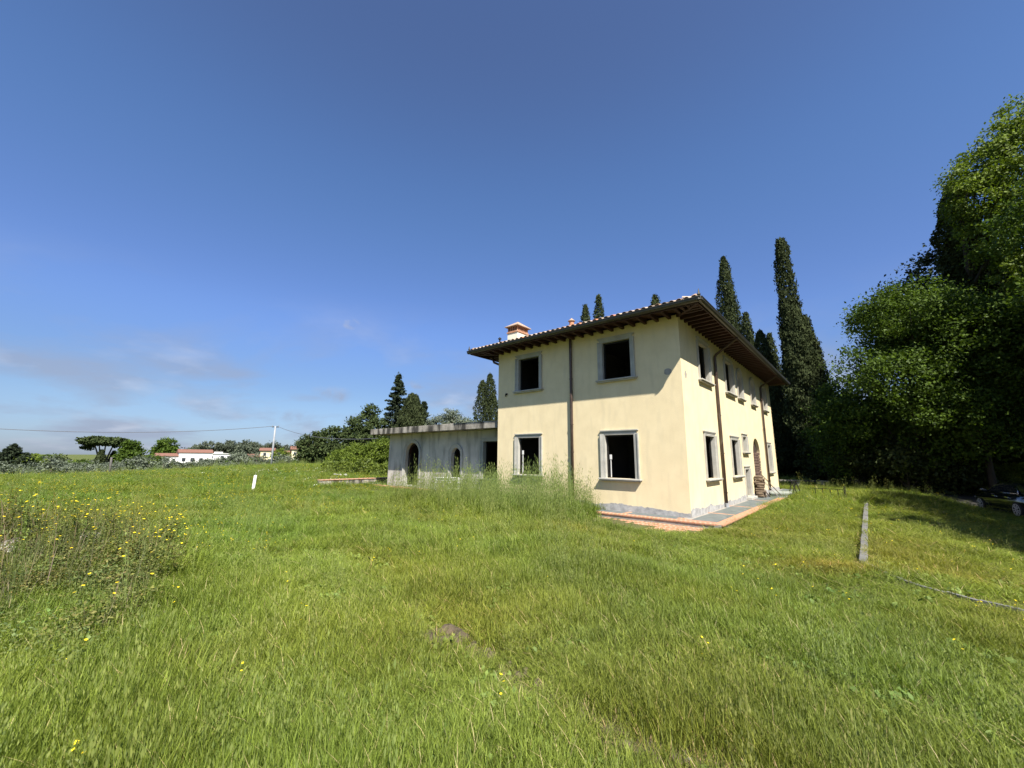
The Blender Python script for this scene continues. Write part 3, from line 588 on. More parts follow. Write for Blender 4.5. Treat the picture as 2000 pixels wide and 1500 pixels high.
def finial(x, y, s=1.0):
    f = MB(); f.lathe([(0.02, -.06), (0.10 * s, -.05), (0.09 * s, .03), (0.035 * s, .09), (0.055 * s, .12), (0.03, .17), (0.006, .30 * s)], x, y, 8); f.build('corner_finial', M['copper'], villa, loc=(0, 0, GZ))
finial(x1 + .02, y0 - .02); finial(x0 - .02, y0 - .02, 0.9)
# downpipes
def downpipe(pts, rad=0.05, brk=()):
    d = MB(); d.tube(pts, rad, 12); o = d.build('downpipe', M['pipe'], villa, smooth=True)
    b = MB()
    for (x, y, z) in brk: b.lathe([(rad + .012, z - .02), (rad + .012, z + .02)], x, y, 12)
    if brk: b.build('pipe_collar', M['pipe'], o)
def elbow(p, q, r_, n_=4): return p
downpipe([(-4.0, gy0 + .02, GZ - .02), (-4.0, -.3, GZ - .03), (-4.0, -0.10, GZ - .05), (-4.0, -0.075, GZ - .12), (-4.0, -0.075, 3.0), (-4.0, -0.075, -.05)], .052, [(-4.0, -.075, z_) for z_ in (0.55, 1.9, 2.9, 4.6)])
downpipe([(gx1 + .07, 3.68, GZ - .06), (gx1 + .05, 3.68, GZ - .13), (gx1 - .05, 3.69, GZ - .18), (.14, 3.72, 5.64), (.085, 3.73, 5.56), (.075, 3.73, 5.46), (.075, 3.72, 3), (.075, 3.70, .12)], .05, [(.075, 3.72, z_) for z_ in (1.9, 3.3, 4.9, .5)])
downpipe([(gx1 + .07, 12.55, GZ - .06), (gx1 + .05, 12.55, GZ - .13), (gx1 - .05, 12.56, GZ - .18), (.14, 12.56, 5.64), (.085, 12.56, 5.56), (.075, 12.56, 5.46), (.075, 12.5, 3), (.075, 12.42, .12)], .05, [(.075, 12.46, z_) for z_ in (.6, 3.3, 4.9)])
downpipe([(gx0 + .30, .2, GZ - .02), (gx0 + .31, .2, GZ - .22), (gx0 + .36, .2, GZ - .32), (-W - .12, .2, 5.76), (-W - .075, .2, 5.66), (-W - .075, .2, 0.1)], .05)
dp = MB(); dp.lathe([(.062, -.02), (.062, .14)], .075, 3.70, 12); dp.build('pipe_shoe', M['grey_post'], villa)
# chimney, terracotta vent and little flue
cx1, cx0, cy0_, cy1_ = -6.98, -7.56, 0.32, 1.08
ch = MB(); ch.box(cx0, cx1, cy0_, cy1_, 6.5, 7.16); cho = ch.build('chimney', noise_mat('pale_chimney_render', [(0.66, 0.62, 0.48), (0.74, 0.70, 0.57)], 2, 0.9), villa)
b_ = MB(); b_.box(cx0 - .03, cx1 + .03, cy0_ - .03, cy1_ + .03, 7.165, 7.205); b_.build('brick_band', M['brick'], cho)
b_ = MB(); b_.box(cx0 - .02, cx1 + .02, cy0_ - .02, cy1_ + .02, 7.21, 7.24); b_.box(cx0 - .02, cx1 + .02, cy0_ - .02, cy1_ + .02, 7.427, 7.45); b_.build('brick_band', M['brick'], cho)
pil = MB(); pil.box(-.018, .018, -.035, .035, 0, .185); p0 = pil.build('chimney_fin', M['brick'], cho); fl = []
for i in range(5): fl.append(((cx0 + .03 + i * (cx1 - cx0 - .06) / 4, cy0_ + .04), 0))
for i in range(5): fl.append(((cx0 + .03 + i * (cx1 - cx0 - .06) / 4, cy1_ - .04), 0))
for i in range(1, 7): fl.append(((cx1 - .04, cy0_ + .04 + i * (cy1_ - cy0_ - .08) / 7), 1)); fl.append(((cx0 + .04, cy0_ + .04 + i * (cy1_ - cy0_ - .08) / 7), 1))
for i, ((a, b), r_) in enumerate(fl):
    o = p0 if i == 0 else share(p0, 'chimney_fin', cho, (0, 0, 0)); o.location = (a, b, 7.241); o.rotation_euler = (0, 0, r_ * math.pi / 2)
cp = MB(); ax, bx, ay_, by_ = cx0 - .10, cx1 + .10, cy0_ - .10, cy1_ + .10; mx_, my_ = (ax + bx) / 2, (ay_ + by_) / 2
cp.hexa([(ax, ay_, 7.452), (bx, ay_, 7.452), (bx, by_, 7.452), (ax, by_, 7.452), (ax, ay_, 7.48), (bx, ay_, 7.48), (bx, by_, 7.48), (ax, by_, 7.48)])
cp.add([(ax, ay_, 7.481), (bx, ay_, 7.481), (bx, by_, 7.481), (ax, by_, 7.481), (mx_, my_, 7.78)], [(0, 1, 4), (1, 2, 4), (2, 3, 4), (3, 0, 4)])
M['cap'] = noise_mat('chimney_cap_clay', [(0.30, 0.21, 0.15), (0.42, 0.31, 0.23)], 4, .9)
cp.build('chimney_cap', M['cap'], cho)
vp = MB(); vp.lathe([(.095, 6.5), (.095, 7.0), (.095, 7.0)], -4.16, .3, 14); vpo = vp.build('vent_pipe', TILES[2], villa)
vc = MB(); vc.lathe([(.14, 7.0), (.14, 7.02), (.05, 7.09), (.02, 7.13)], -4.16, .3, 14); vc.build('vent_cap', M['cap'], vpo)
fp = MB(); fp.lathe([(.035, 6.4), (.035, 6.80)], -7.55, -.2, 10); fpo = fp.build('metal_flue', M['black_metal'], villa)
fc = MB(); fc.lathe([(.085, 6.80), (.08, 6.82), (.02, 6.88)], -7.55, -.2, 10); fc.build('flue_cap', M['black_metal'], fpo)

# ------------------------------------------------------------------ paving round the villa
pav = empty('terrace_paving', (CX, CY, 0), -YAW, kind='structure')
mb = MB(); mb.box(.008, 1.0, -.80, L + .9, -.3, -.012); mb.box(-2.9, .007, -.80, -.008, -.3, -.012); mb.build('paving_bed', M['mortar'], pav)
bk = MB(); bk.box(-.125, .125, -.06, .06, -.045, .0); bsrc = bk.build('brick', M['brick'], pav, bevel=0.006); bfirst = [True]
brr = random.Random(2)
def brick(x, y, z, rz, sx=1.0):
    if bfirst[0]: o = bsrc; bfirst[0] = False
    else: o = share(bsrc, 'brick', pav, (0, 0, 0))
    o.location = (x, y, z + brr.uniform(-.002, .002)); o.rotation_euler = (0, 0, rz + brr.uniform(-.012, .012)); o.scale = (sx, 1, 1)
PI2 = math.pi / 2
y = -.74
while y < 9.5: brick(.93, y, 0, 0); y += .128          # outer border laid across, near part
cross = [-.45, 1.62, 4.30, 7.50]
x = -2.8
while x < .80: brick(x, -.70, 0, PI2); x += .128        # front border, bricks on end
for cyy in cross:
    for i in range(3): brick(.14 + i * .255, cyy, 0, 0)
for i in range(3): brick(-1.86, -.14 - i * .255 * .72, 0, PI2, .72)
for i in range(2): brick(-.10 - .128 * i, -.33, 0, PI2)
sl_ = [(.11, .79, -.38, 1.55), (.11, .79, 1.69, 4.23), (.11, .79, 4.37, 7.43), (.11, .79, 7.57, 9.8), (.11, .98, 9.9, 12.9), (.11, .98, 12.95, 16.4)]
for (a, b, c, d) in sl_: s_ = MB(); s_.box(a, b, c, d, -.05, -.002); s_.build('slate_slab', M['slate'], pav, bevel=.004)
for (a, b, c, d) in [(-1.78, -.18, -.55, -.05), (-2.85, -1.94, -.55, -.05), (.11, .79, -.60, -.52)]: s_ = MB(); s_.box(a, b, c, d, -.05, -.002); s_.build('slate_slab', M['slate'], pav, bevel=.004)
# low brick step in front, older and broken
stp = empty('lower_brick_step', (CX, CY, 0), -YAW, kind='structure')
mb = MB(); mb.box(-2.9, .85, -2.05, -.81, -.35, -.175); mb.build('step_bed', M['soil'], stp)
b2 = MB(); b2.box(-.125, .125, -.06, .06, -.05, .0); bs2 = b2.build('brick', M['brick'], stp, bevel=.006); f2 = [True]
def brick2(x, y, z, rz):
    if f2[0]: o = bs2; f2[0] = False
    else: o = share(bs2, 'brick', stp, (0, 0, 0))
    o.location = (x, y, z + brr.uniform(-.006, .004)); o.rotation_euler = (brr.uniform(-.02, .02), brr.uniform(-.02, .02), rz + brr.uniform(-.05, .05))
x = -2.7
while x < .75: brick2(x, -.95, -.13, PI2); brick2(x + .01, -1.22 if brr.random() < .9 else -1.23, -.135, PI2); x += .13
x = -.55
while x < .8:
    for yy in (-1.50, -1.76, -2.0):
        if brr.random() < .72: brick2(x, yy, -.14, PI2)
    x += .132

# ------------------------------------------------------------------ outbuilding
OBL = 17.72; OBV = 1.083; OBR = W + .005; OBH = 2.98
ob = empty('outbuilding', (*H2W(OBL, OBV), 0), -YAW, label='low flat-roofed grey annex with arched openings and stained concrete roof edge', cat='outbuilding')
oops = [(OBL - 16.02, OBL - 14.70, 0.12, 2.50, 1), (OBL - 12.03, OBL - 11.27, 0.12, 2.19, 1), (OBL - 9.74, OBL - 8.2, 0.72, 2.47, 0)]
PO = lambda s, z, d: (s, d, z)
LO = OBL - OBR; OD = 6.5
w = MB(); w2 = MB(); wall_mesh(w, LO, -.3, OBH, .32, oops, PO, w2); w.build('wall', M['render'], ob); w2.build('inner_wall_face', M['shaded_inner_plaster'], ob)
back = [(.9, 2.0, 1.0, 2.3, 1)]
w = MB(); w2 = MB(); wall_mesh(w, LO, -.3, OBH, .3, back, lambda s, z, d: (s, OD - d, z), w2); w2.build('inner_wall_face', M['shaded_inner_plaster'], ob); w.box(0, .3, .321, OD - .301, -.3, OBH); w.box(LO - .3, LO, .321, OD - .301, -.3, OBH); w.build('wall', M['render'], ob)
w = MB(); w.box(.301, .31, .33, OD - .31, .08, OBH); w.build('inner_wall_face', M['shaded_inner_plaster'], ob)
w = MB(); w.box(.3, LO - .3, .321, OD - .301, -.1, .08); w.build('floor_slab', M['shaded_inner_plaster'], ob)
w = MB(); w.box(4.6, 4.75, .321, OD - .301, .08, OBH); w.build('partition', M['shaded_inner_plaster'], ob)
for o in oops[:2]: window(ob, PO, o, fw=.16, sill=False, deep=.18)
window(ob, PO, oops[2], fw=.13, deep=.18)
for o in oops[:2]:
    s_ = MB(); s_.box(o[0] - .18, o[1] + .18, -.16, .2, .02, .115); s_.build('threshold', M['stone'], ob, bevel=.01)
# arched timber inside the first arch
fr = MB()
o = oops[0]; i_ = arch_pts(o, 16, -.12); e_ = arch_pts(o, 16, -.05)
for k in range(16): fr.hexa([PO(*i_[k], .2), PO(*i_[k + 1], .2), PO(*i_[k + 1], .26), PO(*i_[k], .26), PO(*e_[k], .2), PO(*e_[k + 1], .2), PO(*e_[k + 1], .26), PO(*e_[k], .26)])
fr.build('door_frame', M['wood'], ob)
w = MB(); w.box(-.80, LO - .003, -.79, OD + .5, OBH + .002, OBH + .12); w.build('roof_slab', M['concrete'], ob)
w = MB(); w.box(-.84, LO - .25, -.86, -.80, OBH - .01, OBH + .31); w.box(-.84, -.78, -.799, OD + .5, OBH - .01, OBH + .31); w.box(-.77, LO - .003, -.799, OD + .5, OBH + .121, OBH + .17); w.build('roof_edge', M['concrete'], ob, bevel=.012)
w = MB(); w.box(-1.0, -.845, -.6, OD + .4, OBH + .02, OBH + .20); w.build('roof_flashing', M['black_metal'], ob)
w = MB(); w.box(-.7, LO - .02, -.5, -.165, -.3, .03); w.build('base_step', M['brick'], ob)
# low terrace wall left of the annex
tw = empty('terrace_wall', (*H2W(19.55, 0), 0), -YAW, label='low grey terrace wall with terracotta coping left of the annex', cat='wall')
w = MB(); w.box(-.15, .15, -2.2, 2.6, -.3, .32); w.build('wall_body', M['concrete'], tw)
cpm = MB(); cpm.box(-.19, .19, -.145, .145, 0, .045); c0 = cpm.build('coping_tile', M['brick'], tw)
for i in range(16):
    o = c0 if i == 0 else share(c0, 'coping_tile', tw, (0, 0, 0)); o.location = (0, -2.05 + i * .3, .322)
w = MB(); w.box(.4, .75, .6, 2.4, -.3, .08); w.build('concrete_ledge', M['concrete'], tw)

# ------------------------------------------------------------------ kerb
kr = empty('kerb', (0, 0, 0), kind='structure')
kd = Vector((VD[0], VD[1], 0)); kp = Vector((KX, KY, 0)); first_k = None
kb = MB(); kb.box(-.06, .06, .006, .994, -.3, 0); 
for i in range(15):
    p = kp + kd * (i * 1.0 - .1)
    z_ = float(ground(p.x + .12, p.y - .1)) + .075
    if first_k is None: o = first_k = kb.build('kerb_stone', noise_mat('kerb_stone_grey', [(0.10, 0.10, 0.095), (0.19, 0.185, 0.17)], 4, .9, .3, 30), kr, bevel=.01)
    else: o = share(first_k, 'kerb_stone', kr, (0, 0, 0))
    o.location = (p.x, p.y, z_); o.rotation_euler = (0, 0, -YAW + random.uniform(-.006, .006))
cur = [(6.19, 7.45), (6.05, 7.18), (5.93, 6.95), (5.85, 6.7), (5.80, 6.4), (5.79, 6.1), (5.82, 5.8), (5.92, 5.5), (6.08, 5.2), (6.3, 4.9), (6.55, 4.6), (6.85, 4.3), (7.2, 4.0)]
for i in range(len(cur) - 1):
    a = Vector((*cur[i], 0)); b = Vector((*cur[i + 1], 0)); a.z = float(ground(a.x, a.y)) + random.uniform(.008, .034); b.z = float(ground(b.x, b.y)) + random.uniform(.008, .034); d_ = (b - a).normalized() * .004
    k_ = MB(); k_.bar(a + d_ - Vector((0, 0, .06)), b - d_ - Vector((0, 0, .06)), .055, .19); k_.build('edging_stone', first_k.data.materials[0], kr)

# ------------------------------------------------------------------ small things
def at_uv(u, v, z=None):
    x, y = H2W(u, v); return (x, y, float(ground(x, y)) if z is None else z)
# white table by the annex
tb = empty('garden_table', (*H2W(11.15, .15), -.04), -YAW + .1, label='small white table standing in tall grass beside the grey annex', cat='table')
TZ = .74; w = MB(); w.box(-.46, .46, -.33, .33, TZ, TZ + .03); w.build('table_top', M['white_paint'], tb, bevel=.01)
w = MB(); w.box(-.40, .40, -.29, -.27, TZ - .11, TZ - .002); w.box(-.40, .40, .27, .29, TZ - .11, TZ - .002); w.box(-.42, -.401, -.27, .27, TZ - .11, TZ - .002); w.box(.401, .42, -.27, .27, TZ - .11, TZ - .002); w.build('apron', M['white_paint'], tb)
lg = MB(); lg.box(-.03, .03, -.03, .03, 0, TZ - .002); l0 = lg.build('leg', M['white_paint'], tb)
for i, (a, b) in enumerate(((-.44, -.31), (.44, -.31), (.44, .31), (-.44, .31))):
    o = l0 if i == 0 else share(l0, 'leg', tb, (0, 0, 0)); o.location = (a, b, 0)
# white marker post in the field
p = at_uv(19.25, -5.45); px_, py_ = -12.78, 20.64
w = MB(); w.box(-.06, .06, -.05, .05, -.1, .80); w.add([(-.06, -.05, .801), (.06, -.05, .801), (.06, .05, .801), (-.06, .05, .801), (0, 0, .83)], [(0, 1, 4), (1, 2, 4), (2, 3, 4), (3, 0, 4)])
wp = w.build('marker_post', M['white_paint'], None, label='short white post standing in the meadow in front of the utility pole', cat='post'); wp.location = (px_, py_, float(ground(px_, py_))); wp.rotation_euler = (R(2), R(3), .4)
# utility poles and cables
def pole(px0, py0, px1, py1, dist, r0_, r1_, mat, label, cross=True):
    b_ = bearing(px0, py0, dist); t_ = bearing(px1, py1, dist); g_ = float(ground(b_[0], b_[1])); ln_ = Vector((t_[0] - b_[0], t_[1] - b_[1], t_[2] - g_))
    e_ = empty('utility_pole', (b_[0], b_[1], g_), 0, label=label, cat='utility pole', group='poles of the overhead line')
    m_ = MB(); m_.tube([(ln_.x * -.05, ln_.y * -.05, -.5), ln_ * .5, ln_], [r0_, (r0_ + r1_) / 2, r1_], 10); m_.build('pole_shaft', mat, e_, smooth=True)
    if cross:
        c_ = MB(); c_.bar(ln_ + Vector((-.35, -.1, -.12)), ln_ + Vector((.35, .1, -.12)), .08, .08); c_.build('cross_arm', M['black_metal'], e_)
        i0 = MB(); i0.lathe([(.035, 0), (.05, .04), (.03, .09), (.045, .13)], 0, 0, 8); io = i0.build('insulator', M['grey_post'], e_); io.location = ln_ + Vector((-.3, -.08, -.08)); share(io, 'insulator', e_, ln_ + Vector((.3, .08, -.08)))
    return t_
TP = pole(528, 922, 538, 832, 54.8, .13, .085, M['grey_post'], 'tall pale grey utility pole leaning right at the far edge of the meadow')
pole(213, 930, 218, 893, 50, .10, .07, M['dark_pole'], 'dark wooden pole before the olive trees at the left', False)
pole(621, 905, 625, 880, 66, .08, .06, M['grey_post'], 'thin grey pole beside the dome-shaped pine behind the meadow', False)
def cable(a, b, sag, r_, label, n=30):
    a = Vector(a); b = Vector(b); pts = []
    for i in range(n + 1): t = i / n; q = a.lerp(b, t); q.z -= sag * 4 * t * (1 - t); pts.append(q)
    m_ = MB(); m_.tube(pts, r_, 6); m_.build('overhead_cable', M['cable'], None, label=label, cat='cable')
ca = bearing(-260, 818, 62)
cable(ca, (TP[0] - .2, TP[1], TP[2] - .02), .9, .025, 'overhead cable running left from the tall grey pole across the sky')
cb = bearing(738, 856, 30); cable((TP[0] + .2, TP[1], TP[2] - .02), cb, .55, .02, 'overhead cable sagging from the tall grey pole to the annex roof')
# firewood stack and planks at the doorway
fw_ = empty('firewood_stack', (*H2W(-.22, 9.1), 0), -YAW, label='rough stack of cut firewood against the villa wall beside the arched doorway', cat='firewood')
rr = random.Random(9); zz = .09; k = 0
logp = MB(); logp.tube([(0, -.16, 0), (0, 0, .01), (0, .16, 0)], [.06, .066, .058], 8); l0 = None
for row in range(9):
    for j in range(4 if row < 5 else 3):
        if l0 is None: o = l0 = logp.build('log', M['log'], fw_, smooth=False)
        else: o = share(l0, 'log', fw_, (0, 0, 0))
        o.location = (rr.uniform(-.06, .06), -.18 + j * .125 + rr.uniform(-.02, .02) + row * .01, .06 + row * .105); o.rotation_euler = (rr.uniform(-.1, .1), rr.uniform(0, 6), PI2 + rr.uniform(-.25, .25)); s_ = rr.uniform(.75, 1.1); o.scale = (s_, rr.uniform(.8, 1.1), s_)
for (a, b, wd, nm, lab, mt) in (((.22, 9.15, .92), (.75, 10.0, .02), .09, 'leaning_plank', 'pale plank leaning against the firewood stack, nearest the camera', 'plank'), ((.18, 9.75, 1.02), (.80, 10.55, .02), .10, 'leaning_plank', 'grey curved plank leaning behind the pale plank at the doorway', 'log'),
                               ((.10, 9.40, .60), (.45, 9.72, .02), .14, 'leaning_plank', 'short dark board propped at the foot of the firewood stack', 'wood')):
    m_ = MB(); m_.bar(a, b, wd, .03, up=(1, 0, 1)); o = m_.build(nm, M[mt], None, label=lab, cat='plank'); o.location = (CX, CY, 0); o.rotation_euler = (0, 0, -YAW)
# rolled sheet lying on the paving
m_ = MB(); pts = [(.35 + .10 * i, 10.5 + .17 * i, .09 + .02 * math.sin(i)) for i in range(8)]; m_.tube(pts, [.07, .10, .11, .12, .11, .12, .10, .06], 10)
o = m_.build('rolled_sheet', M['tarp'], None, smooth=True, label='grey green rolled sheet lying across the paving beyond the doorway', cat='sheet'); o.location = (CX, CY, 0); o.rotation_euler = (0, 0, -YAW)
# black metal trestle and low railing
tr = empty('metal_trestle', (14.35, 21.05, float(ground(14.35, 21.05)) - .02), .75, label='black metal trestle frame standing on the lawn at the villa far corner', cat='trestle')
m_ = MB(); m_.bar((-.45, 0, .80), (.45, 0, .80), .07, .05); m_.build('top_rail', M['black_metal'], tr)
lm = MB(); lm.bar((0, 0, .78), (0, .22, 0), .045, .045); a0 = lm.build('leg', M['black_metal'], tr); a0.location = (-.38, 0, 0)
for (a, sgn) in ((-.38, math.pi), (.38, 0), (.38, math.pi)): share(a0, 'leg', tr, (a, 0, 0), (0, 0, sgn))
rl = empty('low_railing', (14.75, 20.5, float(ground(14.7, 20.3))), -.95, label='low black iron railing panel in the long grass beside the trestle', cat='railing')
m_ = MB(); m_.bar((0, 0, .50), (1.35, 0, .50), .025, .025); m_.bar((0, 0, .12), (1.35, 0, .12), .02, .02); m_.build('rail', M['black_metal'], rl)
pb = MB(); pb.box(-.012, .012, -.012, .012, 0, .5); b0 = None
for i in range(4):
    if b0 is None: o = b0 = pb.build('baluster', M['black_metal'], rl)
    else: o = share(b0, 'baluster', rl, (0, 0, 0))
    o.location = (.2 + i * .3, 0, 0)
for a in (1.37,):
    m_ = MB(); m_.box(-.035, .035, -.035, .035, -.1, .66); o = m_.build('end_post', M['black_metal'], rl); o.location = (a, 0, 0)
# stone bench beyond the villa
be = empty('stone_bench', (19.9, 28.6, float(ground(19.9, 28.6)) - .02), -.35, label='long pale stone bench at the back of the lawn in front of the cypress trunks', cat='bench')
m_ = MB(); m_.box(-2.2, 1.6, -.25, .25, .36, .46); m_.build('seat_slab', M['concrete'], be, bevel=.015)  # seat takes the darker concrete colour in place of missing tree shade
sb = MB(); sb.box(-.18, .18, -.18, .18, 0, .358); s0_ = None
for a in (-1.8, -.2, 1.2):
    if s0_ is None: o = s0_ = sb.build('support_block', M['stone'], be, bevel=.02)
    else: o = share(s0_, 'support_block', be, (0, 0, 0))
    o.location = (a, 0, 0)

# ------------------------------------------------------------------ car
def make_car():
    cw = Vector((21.75, 18.75)); dr = Vector((22.41 - 20.88, 19.81 - 17.30)).normalized()
    fxy = Vector((22.75, 20.1)); dr = Vector((.455, .89)); rxy = fxy - dr * 2.75
    zc_ = float(ground(rxy.x, rxy.y)); zf = float(ground(fxy.x, fxy.y)); gz = -.64
    # near side is the left side of the car
    right = Vector((dr.y, -dr.x)); cen = (fxy + rxy) / 2 + right * .78
    car = empty('parked_car', (cen.x, cen.y, gz), math.atan2(dr.y, dr.x), label='glossy black saloon car parked on the shaded driveway, cut by the picture edge', cat='car')
    # stations: x, half width at sill, belt; z low, z belt
    st = [(-2.32, .60, .42, .62, .80), (-2.25, .76, .30, .80, .95), (-1.95, .86, .24, .92, .99), (-1.38, .90, .22, .95, 1.0), (-.6, .91, .20, .96, .96), (.2, .91, .20, .94, .94), (.9, .90, .20, .90, .93), (1.38, .89, .22, .84, .90), (1.9, .84, .24, .70, .82), (2.2, .74, .28, .60, .72), (2.33, .55, .36, .52, .60)]
    m_ = MB(); rings = []
    for (x, hw_, zl, zs, zt) in st:
        zm = (zl + zs) / 2
        r_ = [(x, -hw_ * .92, zl), (x, -hw_, zm), (x, -hw_ * .985, zs - .05), (x, -hw_ * .90, zs + .0), (x, -hw_ * .5, zt + .015), (x, 0, zt + .03), (x, hw_ * .5, zt + .015), (x, hw_ * .90, zs + .0), (x, hw_ * .985, zs - .05), (x, hw_, zm), (x, hw_ * .92, zl)]
        rings.append(r_)
    nn = len(rings[0]); vs = [p for r_ in rings for p in r_]; fs = []
    for i in range(len(rings) - 1):
        for k in range(nn): fs.append((i * nn + k, i * nn + (k + 1) % nn, (i + 1) * nn + (k + 1) % nn, (i + 1) * nn + k))
    fs += [tuple(range(nn - 1, -1, -1)), tuple(range((len(rings) - 1) * nn, len(rings) * nn))]
    m_.add(vs, fs); bo = m_.build('body', M['car_paint'], car, smooth=True)
    g = MB(); gr = []
    for (x, hw_, z_) in ((-1.75, .62, 1.0), (-1.1, .60, 1.33), (-.5, .60, 1.43), (.05, .60, 1.42), (.45, .61, 1.34), (1.15, .68, .93)):
        gr.append((x, hw_, z_))
    base_z = lambda x: .96 if x < 0 else .955 - .03 * x
    vs = []; fs = []
    for (x, hw_, z_) in gr: vs += [(x, -.80, base_z(x) - .03), (x, -hw_, z_ - .05), (x, -hw_ * .85, z_), (x, hw_ * .85, z_), (x, hw_, z_ - .05), (x, .80, base_z(x) - .03)]
    for i in range(len(gr) - 1):
        for k in range(5): fs.append((i * 6 + k, i * 6 + k + 1, (i + 1) * 6 + k + 1, (i + 1) * 6 + k))
    g.add(vs, fs); g.build('cabin_roof', M['car_paint'], car, smooth=True)
    for sgn in (1, -1):
        prof = [(-1.42, 1.0), (-1.30, 1.12), (-1.02, 1.26), (-.5, 1.345), (.05, 1.34), (.42, 1.255), (.95, .985)]
        sd = lambda x, z_: sgn * (.80 - .20 * (z_ - .94) / .45 + .012)
        wmb = MB(); vs = [(x, sd(x, z_), z_) for x, z_ in prof] + [(.95, sd(0, .975) , .975), (-1.42, sd(0, .985), .985)]
        wmb.add(vs, [tuple(range(len(vs)))] ); wmb.build('side_window', M['glass'], car)
        cmb_ = MB(); cmb_.tube([(x, sd(x, z_) + sgn * .012, z_) for x, z_ in prof], .012, 6); cmb_.tube([(-1.44, sd(0, .99) + sgn * .012, .985), (.97, sd(0, .97) + sgn * .012, .972)], .010, 6); cmb_.build('window_trim', M['chrome'], car, smooth=True)
        hb_ = MB()
        for hx in (-.85, .12): hb_.bar((hx - .11, sgn * .925, .80), (hx + .11, sgn * .925, .81), .03, .03)
        hb_.build('door_handle', M['chrome'], car)
        mr_ = MB(); mr_.tube([(.78, sgn * .84, .99), (.80, sgn * 1.0, 1.03), (.78, sgn * 1.06, 1.03)], [.03, .08, .05], 8); mr_.build('wing_mirror', M['car_paint'], car, smooth=True)
        li = MB(); li.bar((-1.3, sgn * .918, .70), (1.6, sgn * .900, .64), .012, .02); li.bar((-1.0, sgn * .905, .30), (1.0, sgn * .905, .28), .02, .04); li.build('side_moulding', M['car_paint'], car)
        hl = MB(); hl.tube([(2.02, sgn * .78, .62), (2.2, sgn * .66, .60)], [.05, .07], 8); hl.build('headlight', M['glass'], car, smooth=True)
        tl = MB(); tl.tube([(-2.2, sgn * .74, .80), (-2.28, sgn * .5, .80)], [.05, .06], 8); tl.build('tail_light', M['red_lens'], car, smooth=True)
        for wx in (1.38, -1.37):
            we = MB(); we.tube([(0, -.11, 0), (0, -.10, 0), (0, .10, 0), (0, .11, 0)], [.29, .325, .325, .29], 24); wo = we.build('wheel', M['rubber'], car); wo.location = (wx, sgn * .81, .325)
            rim = MB()
            for k in range(10):
                a = 2 * math.pi * k / 10 + .12 * (k % 2); rim.bar((.04 * math.cos(a), sgn * .115, .04 * math.sin(a)), (.235 * math.cos(a), sgn * .118, .235 * math.sin(a)), .03, .02, up=(0, 1, 0))
            n_ = 24; v_ = []; f_ = []
            for k in range(n_):
                a = 2 * math.pi * k / n_
                for rr_ in (.225, .25): v_ += [(rr_ * math.cos(a), sgn * .114, rr_ * math.sin(a)), (rr_ * math.cos(a), sgn * .124, rr_ * math.sin(a))]
            for k in range(n_):
                b4 = 4 * k; c4 = 4 * ((k + 1) % n_); f_ += [(b4 + 1, b4 + 3, c4 + 3, c4 + 1), (b4, b4 + 1, c4 + 1, c4), (b4 + 3, b4 + 2, c4 + 2, c4 + 3)]
            rim.add(v_, f_); rim.build('rim', M['rim'], wo)
    gl = MB(); gl.add([(1.17, -.60, .945), (1.17, .60, .945), (.47, .56, 1.345), (.47, -.56, 1.345)], [(0, 1, 2, 3)]); o = gl.build('windscreen', M['glass'], car); o.location = (.012, 0, .012)
make_car()

# ------------------------------------------------------------------ foliage
def unit(v): return v / np.maximum(np.linalg.norm(v, axis=-1, keepdims=True), 1e-9)
def leaves(C, size, nrm=None, aspect=0.55, bias=0.0, up=None):
    """C (N,3) centres, size (N,) -> (N,4,3) leaf quads"""
    N = len(C); a = unit(rng.normal(size=(N, 3)))
    if up is not None: a = unit(a + np.array(up) )
    n = unit(rng.normal(size=(N, 3)))
    if nrm is not None: n = unit(n + nrm * bias)
    b = unit(np.cross(n, a)); s = np.asarray(size)[:, None]
    return np.stack([C - a * s * .5, C + b * s * aspect * .5 - a * s * .05, C + a * s * .5, C - b * s * aspect * .5 - a * s * .05], 1)
def crown_points(lobes, n, shell=0.35, clump=0.5, per=40):
    """lobes: (x,y,z,rx,ry,rz). Points sit in clumps spread over the lobes' outer shells."""
    n = int(n * .80); lobes = np.array(lobes, float); vol = (lobes[:, 3] * lobes[:, 4] * lobes[:, 5]) ** (2 / 3); k = max(1, n // per)
    li = rng.choice(len(lobes), size=k, p=vol / vol.sum()); d = unit(rng.normal(size=(k, 3)))
    rad = 1 - shell * rng.random(k) ** 1.5
    cc = lobes[li, :3] + d * lobes[li, 3:] * rad[:, None]
    # drop clumps buried deep in other lobes
    keep = np.ones(k, bool)
    for L_ in lobes:
        q = np.linalg.norm((cc - L_[:3]) / L_[3:], axis=1); keep &= ~((q < 0.55))
    cc = cc[keep]; dd = d[keep]
    m = max(1, n // max(1, len(cc))); csz = clump * (0.55 + 0.9 * rng.random(len(cc)))
    P = np.repeat(cc, m, 0) + np.clip(rng.normal(size=(len(cc) * m, 3)), -1.9, 1.9) * np.repeat(csz, m)[:, None] * np.array([.5, .5, .34])
    return P, np.repeat(dd, m, 0)
def trunk_obj(root, path, rad, limbs=(), mat='bark'):
    m_ = MB(); m_.tube(path, rad, 10)
    for (a, b, c, r_) in limbs: m_.tube([a, b, c], [r_, r_ * .6, r_ * .2], 7, caps=False)
    return m_.build('trunk', M[mat], root, smooth=True)
